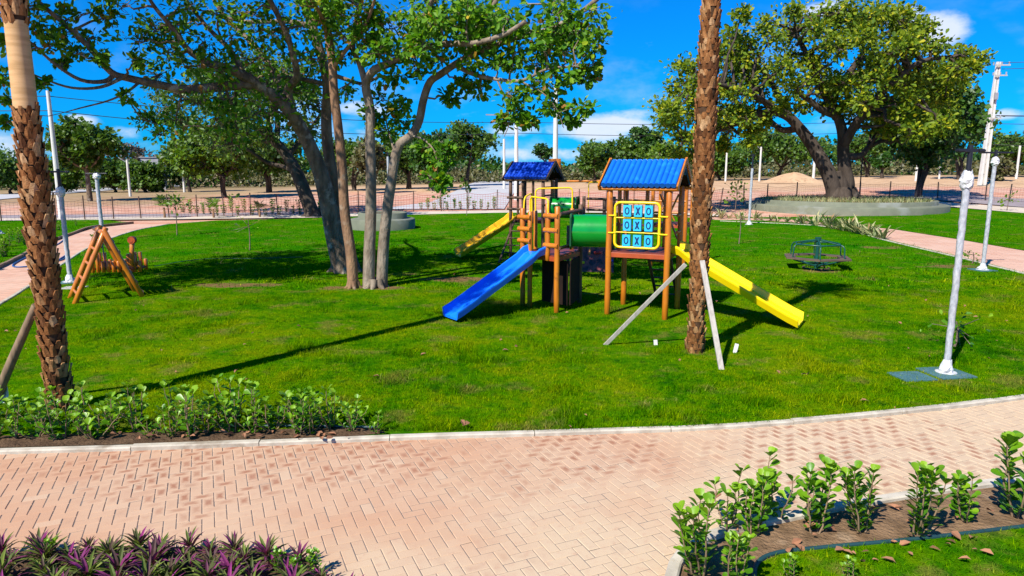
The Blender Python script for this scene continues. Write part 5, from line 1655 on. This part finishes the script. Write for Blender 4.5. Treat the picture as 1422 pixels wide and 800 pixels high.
tag(build('access_cover', [box((c.x, c.y, c.z + .03), (.5, .36, .05), .1)], 'concrete', None, bevel=.006), 'small flat concrete cover in front of the left wrapped lamp post', 'access cover')

# ------------------------------------------------------------------ fence of stakes and plastic net
fpx = [-280, -240, -200, -160, -120, -80, -40, 2, 40, 78, 118, 158, 196, 235, 274, 311, 348, 386, 424, 461, 498, 536, 574, 613, 650, 690, 728, 766, 804, 842, 880, 920, 960, 1000, 1033, 1065, 1106, 1149, 1194, 1235, 1272, 1302, 1335, 1368, 1401, 1436, 1472, 1510, 1550]
fb = [(-300, 311), (0, 308), (196, 304), (311, 300.5), (420, 297.5), (574, 294), (690, 291.5), (860, 289), (1000, 285), (1106, 277), (1235, 273.5), (1302, 275.5), (1422, 281), (1560, 290)]
rg = np.random.default_rng(41)
posts = []
for x in fpx:
    y = np.interp(x, [q[0] for q in fb], [q[1] for q in fb])
    posts.append(at(x, y))
fence = thing('fence', 'long temporary fence of thin stakes and plastic net along the edge of the bare ground', 'fence', posts[len(posts) // 2])
HF = 1.28
tops = []
for i, b in enumerate(posts):
    lean = V3(rg.normal(0, .03), rg.normal(0, .03), 0)
    if fpx[i] == 1000: lean = V3(.16, 0, 0)
    black = fpx[i] > 1010
    tp = b + V3(0, 0, HF + rg.uniform(-.05, .16)) + lean
    build('stake', tube([b - V3(0, 0, .1), tp], .042 if black else .034, 6), 'stake_black' if black else 'stake_brown', fence)
    tops.append(b + V3(0, 0, HF - .1) + lean)
ch = []
for i in range(len(posts) - 1):
    a, b, ta, tb = posts[i] + V3(0, 0, .05), posts[i + 1] + V3(0, 0, .05), tops[i], tops[i + 1]
    m_ = 1 if 440 < fpx[i] < 1000 or 190 < fpx[i] < 440 and i % 2 else 0
    L = (b - a).length
    k = max(2, int(L / .17))
    def sag(t, s): return a.lerp(b, t).lerp(ta.lerp(tb, t), s) - V3(0, 0, .14 * math.sin(math.pi * t) * s * (1 + .4 * rg.random() * 0))
    W_ = .0042 if m_ == 0 else .0065
    for j in range(k):
        t_ = (j + .5) / k
        p, q = sag(t_, 0), sag(t_, 1)
        dr = (b - a).normalized() * W_
        ch.append(chunk([p - dr, p + dr, q + dr, q - dr], [[0, 1, 2, 3]], m_))
    for s in np.linspace(0, 1, 8):
        pr = [sag(t_, s) for t_ in np.linspace(0, 1, 5)]
        w2 = W_ * (1.8 if s == 1 else 1)
        V = [p + V3(0, .001, -w2) for p in pr] + [p + V3(0, .001, w2) for p in pr]
        ch.append(chunk(V, [[j, j + 1, 6 + j, 5 + j] for j in range(4)], m_))
build('net', ch, ['net_dark', 'net_orange'], fence)

# ------------------------------------------------------------------ poles and cables
def upole(label, px, D, top, r0, r1, m='concrete_white', arms=0, name='utility_pole', luminaire=0, base=None):
    d = cam_ray(px, 240); x = d.x / d.y * D
    b = V3(x, D, float(H(x, D)))
    if base is not None: b = base
    tp = V3(b.x, b.y, pt(px, top, b.y).z)
    p = thing(name, label, 'utility pole' if name == 'utility_pole' else 'post', b)
    build('shaft', tube([b - V3(0, 0, .2), tp], [r0, r1], 10), m, p)
    for i in range(arms):
        c = tp - V3(0, 0, .25 + .9 * i)
        ca = build('cross_arm', [beam(c - V3(.9, .2, 0), c + V3(.9, .2, 0), .10, .10)], 'concrete', p)
        for s in (-.8, -.4, .4, .8):
            build('insulator', tube([c + V3(s, s * .2, .05), c + V3(s, s * .2, .28)], .05, 8), 'tank_grey', ca)
    if luminaire:
        e = tp + V3(luminaire, -.2, .35)
        la = build('lamp_arm', tube([tp - V3(0, 0, .4), tp + V3(luminaire * .5, -.1, .15), e], .035, 6), 'tank_grey', p)
        build('lamp_head', [beam(e, e + V3(luminaire * .4, 0, .02), .16, .09)], 'tank_grey', la)
    return p, tp
_, tL = upole('tall pale utility pole rising behind the leftmost wrapped lamp post', 84, 41.5, 126, .17, .10, arms=0, base=at(86, 304))
for q in range(1):
    pass
_, t1 = upole('tallest white pole behind the rear play tower roof', 771, 46, 118, .20, .14)
_, t2 = upole('double white utility pole just left of the rear play tower roof', 717, 58, 166, .20, .15, arms=1, luminaire=-1.8)
_, t3 = upole('thin white pole standing left of the double white utility pole', 700, 78, 193, .16, .13)
# the big tapered concrete pole at the right
bR = V3((1356 - CX) / F_PX * 72, 72, 0); bR.z = float(H(bR.x, 72))
tR = V3(bR.x + .3, 72, pt(1378, 86, 72).z)
pR = thing('utility_pole', 'big tapered concrete utility pole with step holes right of the broad tree', 'utility pole', bR)
ch = []
n = 8
for (off, w) in ((-.23, .13), (.23, .13)):
    V = []
    for t_ in np.linspace(0, 1, n):
        c = bR.lerp(tR, t_); s = 1 - .45 * t_
        for (dx, dy) in ((-w, -.2), (w, -.2), (w, .2), (-w, .2)):
            V.append(c + V3((off + dx) * s, dy * s, 0))
    ch.append(chunk(V, [[i * 4 + j, i * 4 + (j + 1) % 4, i * 4 + 4 + (j + 1) % 4, i * 4 + 4 + j] for i in range(n - 1) for j in range(4)]))
    ch.append(chunk(V[-4:], [[0, 1, 2, 3]]))
build('shaft', ch, 'concrete_white', pR)
web = []
for i in range(12):
    a, b = bR.lerp(tR, i / 12 + .012), bR.lerp(tR, (i + 1) / 12 - .012)
    web.append(beam(a, b,   .30 * (1 - .45 * i / 12), .10, up=(0, 1, 0)))
build('web', web, 'concrete', pR)
for dz_, L in ((.35, 1.0), (1.35, .8), (5.6, .7)):
    c = tR - V3(0, 0, dz_)
    ca = build('cross_arm', [beam(c - V3(L * .5, .3, 0), c + V3(L, -.3, 0), .12, .12)], 'concrete', pR)
    for s in (-.4, .3, .9):
        build('insulator', tube([c + V3(s * L, -.3 * s, .06), c + V3(s * L, -.3 * s, .34)], .07, 8), 'tank_grey', ca)
build('fuse_box', [box(tR - V3(.1, .35, 3.4), (.3, .25, .7))], 'tank_grey', pR, bevel=.02)
for (px, D, top, r, lab, lum) in [(178, 72, 221, .14, 'pale concrete post by the track left of the small water tower', -1.6), (254, 84, 230, .14, 'pale concrete post between the water tower and the bright sprawling tree', 0),
                             (1008, 90, 210, .14, 'pale post right of the date palm at the far field edge', 0), (1055, 88, 204, .14, 'pale post just left of the sand heap', -1.2),
                             (1130, 84, 204, .17, 'pale post at the right end of the sand heap', 0), (1273, 82, 216, .17, 'pale post behind the dark multi-stemmed tree', 0),
                             (1305, 86, 218, .12, 'thin pale post right of the dark multi-stemmed tree', 0), (1412, 84, 202, .15, 'pale post below the wide flat-topped tree at the right edge', 0),
                             (1196, 56, 214, .05, 'thin dark pole just right of the broad tree trunk', 0)]:
    upole(lab, px, D, top, r, r * .8, 'concrete_white' if px != 1196 else 'stake_black', name='concrete_post' if px != 1196 else 'thin_pole', luminaire=lum)
def cable(label, a, b, sag, r=.022):
    P = [a.lerp(b, t_) - V3(0, 0, sag * 4 * t_ * (1 - t_)) for t_ in np.linspace(0, 1, 24)]
    tag(build('overhead_cable', tube(P, r, 5), 'cable'), label, 'cable', 'overhead cables')
left_off = V3(-70, 44, 9.4)
cable('upper cable from the left utility pole to the double white pole', tL - V3(0, 0, .3), t2 - V3(0, 0, .2), .5)
cable('lower cable from the left utility pole to the double white pole', tL - V3(0, 0, 1.1), t2 - V3(0, 0, 1.1), .6)
cable('upper cable leaving the left utility pole beyond the ringed palm', left_off, tL - V3(0, 0, .3), .6)
cable('lower cable leaving the left utility pole beyond the ringed palm', left_off - V3(0, 0, .8), tL - V3(0, 0, 1.1), .6)
cable('upper cable behind the broad tree between white and big concrete poles', t2 - V3(0, 0, .2), tR - V3(0, 0, 5.3), .5)
cable('lower cable behind the broad tree between white and big concrete poles', t2 - V3(0, 0, 1.1), tR - V3(0, 0, 6.2), .6)
ro = V3(bR.x + 32, 52, tR.z - 1.0)
for i, (dz_, lab) in enumerate([(0.1, 'topmost cable right of the big concrete pole'), (.7, 'second highest cable right of the big concrete pole'), (5.3, 'thick middle cable right of the big concrete pole'), (6.1, 'lowest but one cable right of the big concrete pole'), (8.2, 'lowest cable right of the big concrete pole')]):
    cable(lab, tR - V3(-.4, 0, dz_), ro - V3(0, 0, dz_ - 1.2 if i < 2 else dz_ - .4), .4, r=.03 if i != 2 else .06)

# far structures of the field
mz = V3((1096 - CX) / F_PX * 84, 84, 0); mz.z = float(H(mz.x, mz.y))
V = []; nr, na = 9, 40
for i in range(nr):
    q = i / (nr - 1)
    for j in range(na):
        a = 2 * math.pi * j / na
        rr = 3.4 * q
        z = 1.15 * (1 - sstep(q)) * (.8 + .4 * vnoise(3 * math.cos(a) + 9, 3 * math.sin(a) + 9, .7)) - .12
        V.append((mz.x + rr * 1.35 * math.cos(a), mz.y + rr * math.sin(a), mz.z + float(z)))
struct(build('sand_heap', [chunk(V, [[i * na + j, i * na + (j + 1) % na, (i + 1) * na + (j + 1) % na, (i + 1) * na + j] for i in range(nr - 1) for j in range(na)], 0, None, True)], 'earth'))
wb = V3((222 - CX) / F_PX * 100, 100, 0)
wt_ = thing('water_tower', 'small grey concrete water tower among the trees at the left', 'water tower', wb)
for sx in (-.9, .9):
    for sy in (-.9, .9):
        build('column', [box(wb + V3(sx, sy, 1.6), (.35, .35, 3.4))], 'tank_grey', wt_)
build('tank', [box(wb + V3(0, 0, 4.0), (2.6, 2.6, 1.4)), box(wb + V3(0, 0, 4.75), (2.9, 2.9, .12))], 'tank_grey', wt_, bevel=.05)

# ------------------------------------------------------------------ shrubs and plants
STASH = []
def finish_stock(r):
    STASH.append(r)
    return r
def clusia(h, stems, seed, leaf=.085, dens=1.0, spread=1.0):
    rg = np.random.default_rng(seed)
    r = thing('shrub', 'x', 'shrub')
    wood, P, Y, N, S, R = [], [], [], [], [], []
    for s in range(stems):
        a = rg.uniform(0, 6.28); sp = rg.uniform(.03, .21) * (h / .55) ** .7 * spread
        hh = h * rg.uniform(.62, 1.05)
        e = np.array([math.cos(a) * sp, math.sin(a) * sp, hh])
        b = np.array([math.cos(a) * .03, math.sin(a) * .03, -.02])
        C = wobble(bezier(b, e, (math.cos(a) * .03, math.sin(a) * .03, -.02), 7), .008, rg)
        wood += tube(C, np.linspace(.009, .004, 7), 6)
        T = norm(np.gradient(C, axis=0))
        k = int(hh / .05 * dens)
        for i in range(k):
            t_ = .10 + .90 * i / max(1, k - 1)
            x = t_ * 6; i0 = min(5, int(x)); c = C[i0] + (C[i0 + 1] - C[i0]) * (x - i0)
            an = i * 1.57 + rg.normal(0, .3) + a
            for q in (0, math.pi):
                if rg.random() < .12: continue
                o = np.array([math.cos(an + q), math.sin(an + q), 0])
                up = rg.uniform(.35, .95) + .5 * (t_ > .9)
                P.append(c); Y.append(o + [0, 0, up]); N.append(np.array([-.3, -.4, 1.0]) - o * up * .8 + rg.normal(0, .15, 3))
                S.append(leaf * rg.uniform(.75, 1.2) * (1.0 if t_ > .3 else .8)); R.append(np.clip(rg.normal(.30 + .4 * t_, .17), 0, 1))
        for q in range(4):
            an = rg.uniform(0, 6.28); o = np.array([math.cos(an), math.sin(an), 0])
            P.append(C[-1]); Y.append(o + [0, 0, 1.2]); N.append(np.array([0, 0, 1.0]) - o); S.append(leaf * rg.uniform(.6, 1.0)); R.append(rg.uniform(.7, 1))
    build('stems', wood, 'stick_brown', r)
    tv = np.array(OBO_V) * np.array([1.05, 1, 1])
    build('foliage', [scatter(tv, OBO_F, P, Y, N, S, r=R, smooth=True)], 'leaf_clusia', r)
    return finish_stock(r)
stock = [clusia(.55, 6, 101, .10, 1.15, .85), clusia(.58, 6, 102, .105, 1.15, .85), clusia(.50, 4, 103, .10, 1.15, .85), clusia(.60, 7, 104, .10, 1.15, .9), clusia(.45, 6, 105, .095, 1.15, .85)]
low = [clusia(.46, 6, 121, .105, .8, 2.0), clusia(.56, 5, 122, .11, .75, 1.6), clusia(.36, 7, 123, .105, .9, 2.4), clusia(.42, 5, 124, .115, .8, 2.2), clusia(.62, 3, 125, .10, .7, 1.2)]
def put(src, p, rz, sc, label, group):
    o = dup(src, p, rz, sc, label, group)
    return o
rr = random.Random(5)
right = [(975, 806, 1.12, 3, 'bushy round-leaved shrub at the kerb corner of the right-hand soil bed'), (1018, 822, .8, 0, 'low round-leaved shrub at the bottom of the right-hand soil bed by the kerb corner'),
         (1010, 744, 1.0, 2, 'round-leaved shrub just behind the kerb-corner shrub'), (1046, 748, .98, 0, 'round-leaved shrub third along the right-hand bed from the kerb corner'),
         (1074, 727, 1.06, 2, 'slim round-leaved shrub at the back of the right-hand bed, fourth from the kerb corner'), (1131, 745, 1.06, 1, 'tall full round-leaved shrub fifth along the right-hand bed'),
         (1199, 746, 1.06, 3, 'tall round-leaved shrub with a low side shoot sixth along the right-hand bed'), (1271, 750, 1.10, 1, 'tall dense round-leaved shrub close to the teal edging'),
         (1342, 729, .94, 4, 'short round-leaved shrub between the two tallest ones of the right-hand bed'), (1412, 722, 1.20, 1, 'tallest round-leaved shrub at the far end of the right-hand bed'),
         (1098, 812, .42, 4, 'tiny round-leaved seedling at the edge of the near grass'), (1180, 816, .42, 4, 'small round-leaved seedling in the near grass right of the tiniest one')]
for (px, py, sc, k, lab) in right:
    put(stock[k], at(px, py) + V3(0, 0, .03), rr.uniform(0, 6.28), sc * .88 * rr.uniform(.96, 1.04), lab, 'shrubs in the right-hand soil bed')
hedge = []
for i in range(22):
    hedge.append((-60 + i * 27.5 + rr.uniform(-7, 7), rr.choice([613, 610, 604]) - (3 if i > 15 else 0) + rr.uniform(-2, 2)))
for i in range(14):
    hedge.append((-40 + i * 40 + rr.uniform(-12, 12), 594 + rr.uniform(-3, 3)))
for i, (px, py) in enumerate(hedge):
    sc = rr.uniform(.52, .92) * (.7 if px > 470 else 1) * (1.15 if 230 < px < 380 else 1)
    put(low[(i * 3 + i // 4) % 5], at(px, py) + V3(0, 0, .03), rr.uniform(0, 6.28), sc, 'bright green leafy shrub in the loose row between palm foot, lawn and front kerb', 'shrubs along the front kerb')

def rosette(seed, n=30, L=.23, tone=0.0):
    rg = np.random.default_rng(seed)
    P, Y, N, S, R = [], [], [], [], []
    for i in range(n):
        t_ = i / n
        a = i * 2.4 + rg.normal(0, .15); o = np.array([math.cos(a), math.sin(a), 0])
        up = .25 + 1.9 * t_ ** 1.2 + rg.normal(0, .1)
        P.append(np.array([0, 0, .03 + .07 * t_]) + o * .012); Y.append(o + [0, 0, up]); N.append(np.array([0, 0, 1.0]) - o * up * .9)
        S.append(L * rg.uniform(.75, 1.1) * (1 - .25 * abs(t_ - .45))); R.append(np.clip(rg.normal(.36 + tone + .15 * (1 - t_), .24), 0, 1))
    o = build('rosette_plant', [scatter(LANCE_V, LANCE_F, P, Y, N, S, r=R, SX=np.array(S) * 1.05)], 'leaf_rosette')
    return tag(o, 'x', 'plant')
rs = [rosette(201), rosette(202, 34, .24, .1), rosette(203, 26, .21, -.12), rosette(204, 32, .23, .22), rosette(205, 24, .19, .02)]
STASH += rs
pts_ = []
rg = np.random.default_rng(9)
cand = 0
while cand < 5000 and len(pts_) < 170:
    cand += 1
    x, y = rg.uniform(-4.6, -.6), rg.uniform(3.75, 5.2)
    if not inpoly(np.array([x]), np.array([y + .04]), BED_P)[0]: continue
    if x > -1.28 and y > 4.9 : pass
    if all((x - a) ** 2 + (y - b) ** 2 > .15 ** 2 for a, b in pts_): pts_.append((x, y))
for i, (x, y) in enumerate(pts_):
    k = int(rg.integers(0, 5))
    o = rs[k].copy(); COL.objects.link(o)
    o.location = (x, y, .02); o.rotation_euler = (rg.normal(0, .12), rg.normal(0, .12), rg.uniform(0, 6.28)); sc = rg.uniform(.52, .84); o.scale = (sc, sc, sc * rg.uniform(.8, 1.1))
    o['label'] = 'spiky purple and green rosette plant packed in the bed before the brick path'
    o['group'] = 'rosette plants in the near bed'
# a few low leafy weeds among them
for i, (px, py) in enumerate([(440, 800), (415, 808), (385, 796), (70, 784)]):
    put(stock[4], at(px, py) + V3(0, 0, .02), i * 1.3, .36, ['low round-leaved weed at the outer end of the purple rosette bed', 'bright green weed among the rosettes near the bed end', 'second bright green weed among the rosettes near the bed end', 'small green weed among the purple rosettes at the far left'][i], 'weeds among the rosettes')

def flax(seed, n=16, L=.75):
    rg = np.random.default_rng(seed)
    P, Y, N, S, R = [], [], [], [], []
    for i in range(n):
        a = rg.uniform(0, 6.28); o = np.array([math.cos(a), math.sin(a), 0]); up = rg.uniform(.5, 2.6)
        P.append(o * .05); Y.append(o + [0, 0, up]); N.append(np.array([0, 0, 1.0]) - o * up)
        S.append(L * rg.uniform(.5, 1.1)); R.append(np.clip(rg.normal(.55, .28), 0, 1))
    o = build('flax_plant', [scatter(LANCE_V, LANCE_F, P, Y, N, S, r=R, SX=np.array(S) * .75)], 'leaf_flax')
    return tag(o, 'x', 'plant')
fx = [flax(301), flax(302, 20, .85), flax(303, 12, .65), flax(304, 14, .95)]
STASH += fx
fl_px = [(988 + i * 11.5 + rr.uniform(-4, 4), None) for i in range(21)]
fpy = lambda x: np.interp(x, [980, 1060, 1130, 1190, 1232], [304, 307, 313, 323, 333])
fpos = [(x, fpy(x) + rr.uniform(-1.2, 1.2)) for x, _ in fl_px] + [(1150 + i * 7, fpy(1150 + i * 7) + 1.5 + rr.uniform(-1, 1)) for i in range(12)]
for i, (px, py) in enumerate(fpos):
    o = fx[i % 4].copy(); COL.objects.link(o)
    o.location = at(px, py) + V3(0, 0, .02); o.rotation_euler = (rr.gauss(0, .1), rr.gauss(0, .1), rr.uniform(0, 6.28)); s = rr.uniform(.65, 1.05) * (1.1 if px > 1120 else .85); o.scale = (s, s, s)
    big = px > 1120
    o['label'] = 'large straw-striped sword-leaved plant by the bend of the right brick path' if big else 'small sword-leaved plant in the thin row before the large planter'
    o['group'] = 'big sword-leaved plants at the path bend' if big else 'sword-leaved plants before the planter'

# low shrubs and saplings along the back of the lawn
bk = [clusia(.55, 6, 111, .13, .6), clusia(.75, 5, 112, .14, .6)]
row1 = [(255 + i * 9.5, 296 - .012 * i * i * .2 + rr.uniform(-2, 5)) for i in range(24)]
row2 = [(585 + i * 9.2, 291 + rr.uniform(-.7, .7)) for i in range(12)]
row3 = [(417 + i * 9, 297 + rr.uniform(-1, 2)) for i in range(8)]
for i, (px, py) in enumerate(row1 + row3 + row2):
    lab = ('small leafy shrub in the row along the pavement behind the log climbing frame', 'shrubs along the far left pavement') if i < 24 else (('low dark shrub between the grey trunks and the small planter', 'low shrubs by the small planter') if i < 32 else ('upright young shrub in the row before the pale road', 'young shrubs before the pale road'))
    put(bk[i % 2], at(px, py) + V3(0, 0, .02), rr.uniform(0, 6.28), rr.uniform(.8, 1.15), *lab)
for i, (px, py) in enumerate([(132, 346), (140, 350), (150, 345)]):
    put(bk[0], at(px, py + -4) + V3(0, 0, .02), i, .9 + .1 * i, ['leafy shrub at the foot of the thin lamp post, left one of three', 'leafy shrub at the foot of the thin lamp post, middle one of three', 'leafy shrub at the foot of the thin lamp post, right one of three'][i], 'shrubs by the thin lamp post')
for i in range(30):
    t_ = i / 29
    px = rr.uniform(-40, 108); py = np.interp(px, [-40, 0, 60, 108], [388, 362, 338, 322]) - rr.uniform(0, 16)
    put(bk[i % 2], at(px, py) + V3(0, 0, .02), rr.uniform(0, 6.28), rr.uniform(.6, .9), 'pale leafy ground shrub in the verge left of the brick side path', 'shrubs in the left verge')
def sapling(label, px, py, h, crown_r, seed, leaf=.16, n=40, stake=False, mat_='leaf_bright', lean=0.0, low=.55):
    rg = np.random.default_rng(seed)
    b = at(px, py) + V3(0, 0, .02)
    t_ = thing('sapling', label, 'sapling', b)
    C = [b, b + V3(lean * .4 + .03, 0, h * .5), b + V3(lean, .02, h)]
    C = smooth_path(C, 4)
    w = tube(C, np.linspace(.025, .010, len(C)), 6)
    P = np.array([list(b + V3(lean * .8, 0, h * rg.uniform(low, 1.02))) for _ in range(n)]) + rg.normal(0, 1, (n, 3)) * np.array([crown_r, crown_r, crown_r * .5]) * .5
    for k in range(0, n, 4):
        w += tube([C[int(len(C) * .75)], Vector(P[k])], [.009, .005], 4)
    build('stem', w, 'bark_grey', t_)
    build('foliage', [leaves_at(P, P - np.array(list(b)) - [0, 0, h * .6], leaf, rg, .1)], mat_, t_)
    if stake:
        tag(build('stake', tube([b + V3(.08, 0, -.05), b + V3(.1, 0, h * .9)], .018, 6), 'stick_brown'), 'thin wooden stake beside the ' + label, 'stake')
    return t_
sapling('thin-stemmed sapling with a leafy top on the far left lawn', 246, 328, 1.75, .55, 1, .2, 46, low=.7)
sapling('twiggy sapling with a small leaf tuft between the fan palms', 323, 301, 1.25, .4, 2, .24, 26)
sapling('thin sapling with drooping leaves left of the pale road foot', 616, 294, 1.45, .7, 3, .26, 26, lean=-.1, mat_='leaf_dark')
sapling('slim sapling with a bright tuft in front of the pale road', 648, 300, 1.85, .35, 4, .26, 26, low=.75)
sapling('leafy young tree between the date palm and the white lamp post', 1021, 292, 1.75, .62, 5, .3, 60, low=.35)
sapling('spindly young tree on the lawn between the tower and the merry-go-round', 1026, 340, 1.25, .4, 6, .12, 16)
sapling('spindly young tree on the left lawn beside the twisted hose', 347, 349, 1.15, .5, 7, .13, 18, mat_='leaf_yellowgreen')
sapling('small green sapling on the pavement edge right of the big concrete pole', 1398, 293, 1.0, .5, 8, .24, 24)
sapling('low weedy sapling growing behind the right lamp pad', 1325, 484, .42, .34, 9, .09, 40, mat_='leaf_clusia', low=.3)
sapling('tiny yellow-green weed beside the right brick path', 1350, 367, .35, .3, 10, .12, 20)
def fan_palm(label, px, py, h, seed, m='leaf_bright'):
    rg = np.random.default_rng(seed)
    b = at(px, py) + V3(0, 0, .02)
    t_ = thing('fan_palm', label, 'palm', b)
    build('stem', tube([b, b + V3(0, 0, h * .45)], [.07, .06], 8), 'bark_brown', t_)
    P, Y, N, S = [], [], [], []
    for i in range(13):
        a = i * 2.4; ti = rg.uniform(.2, 1.1); o = np.array([math.cos(a), math.sin(a), 0])
        C = bezier(np.array(list(b)) + [0, 0, h * .4], np.array(list(b)) + o * h * .62 * ti + [0, 0, h * (1.05 - .45 * ti)], (0, 0, h * .18), 8)
        T = norm(np.gradient(C, axis=0))
        for k in range(2, 8):
            for s in (-1, 1):
                sd = norm(np.cross(T[k], [0, 0, 1.0]))
                P.append(C[k]); Y.append(sd * s + T[k] * .8 - np.array([0, 0, .25])); N.append(np.cross(sd * s, T[k])); S.append(h * .26)
    build('fronds', [scatter(LANCE_V, LANCE_F, P, Y, N, S, r=np.clip(rg.normal(.5, .25, len(P)), 0, 1), SX=np.array(S) * .9)], m, t_)
fan_palm('bright young fan palm left of the thin-stemmed sapling', 229, 303, 1.35, 1)
fan_palm('young fan palm midway along the far left shrub row', 297, 303, 1.15, 2)
fan_palm('brownish drooping young fan palm at the right end of the far left shrub row', 361, 302, 1.0, 3, 'leaf_scrub')

# ------------------------------------------------------------------ hoses, edging, leaves
def hose(name, label, pix, r, m, cat, dz=.0):
    P = smooth_path([at(*p) + V3(0, 0, r + dz) for p in pix], 6)
    return tag(build(name, tube(P, r, 7), m), label, cat)
hose('garden_edging', 'dark teal plastic edging between the right-hand soil bed and the near grass', [(1046, 812), (1052, 788), (1080, 774), (1150, 766), (1250, 757), (1340, 747), (1422, 737), (1640, 712), (2150, 655)], .018, 'hose_teal', 'garden edging', .02)
hose('hose', 'blue hose lying in loops on the left brick path', [(96, 327), (80, 340), (50, 352), (18, 369), (40, 371), (85, 362), (92, 355), (70, 368), (45, 374), (40, 376), (60, 373)], .022, 'rope_blue', 'hose')
hose('hose', 'thin turquoise hose stretched across the left lawn', [(215, 372), (262, 364), (300, 361), (350, 361), (420, 359)], .009, 'hose_teal', 'hose', .04)
hose('garden_edging', 'dark teal edging strip behind the shrubs along the front kerb', [(300, 600), (360, 598), (430, 598), (525, 600)], .014, 'hose_teal', 'garden edging', .04)
rg = np.random.default_rng(61)
n = 110
x = rg.uniform(-9, 10, n); y = rg.uniform(7, 19, n)
ok = inpoly(x, y, LAWN)
x, y = x[ok], y[ok]
e = [at(rg.uniform(1080, 1422), rg.uniform(757, 790)) for _ in range(24)] + [at(rg.uniform(-40, 520), rg.uniform(606, 616)) for _ in range(45)] + [at(rg.uniform(960, 1400), rg.uniform(700, 760)) for _ in range(25)]
x = np.concatenate([x, [p.x for p in e]]); y = np.concatenate([y, [p.y for p in e]])
n = len(x)
P = np.stack([x, y, np.full(n, .065)], 1)
az = rg.uniform(0, 6.28, n)
stuff(build('fallen_leaves', [scatter(np.array(LEAF_V) * [1, 1, 2.2], LEAF_F, P, np.stack([np.cos(az), np.sin(az), rg.normal(0, .3, n)], 1), np.stack([rg.normal(0, .4, n), rg.normal(0, .4, n), np.ones(n)], 1), rg.uniform(.035, .11, n))], 'dead_leaf'), 'scattered dry brown fallen leaves')
c = at(642, 601)
tag(build('dry_leaf', [scatter(np.array(LEAF_V) * [1, 1, 3], LEAF_F, [c + V3(0, 0, .08), c + V3(.03, .0, .08)], [(1, .2, .4), (-.6, .3, .9)], [(0, -.6, 1), (.3, -.8, .6)], [.09, .08])], 'dead_leaf'), 'curled brown dry leaf on the kerb below the blue slide', 'leaf')

# stock plants that only served as patterns leave the scene
for o in STASH:
    for ch_ in list(o.children):
        bpy.data.objects.remove(ch_)
    bpy.data.objects.remove(o)
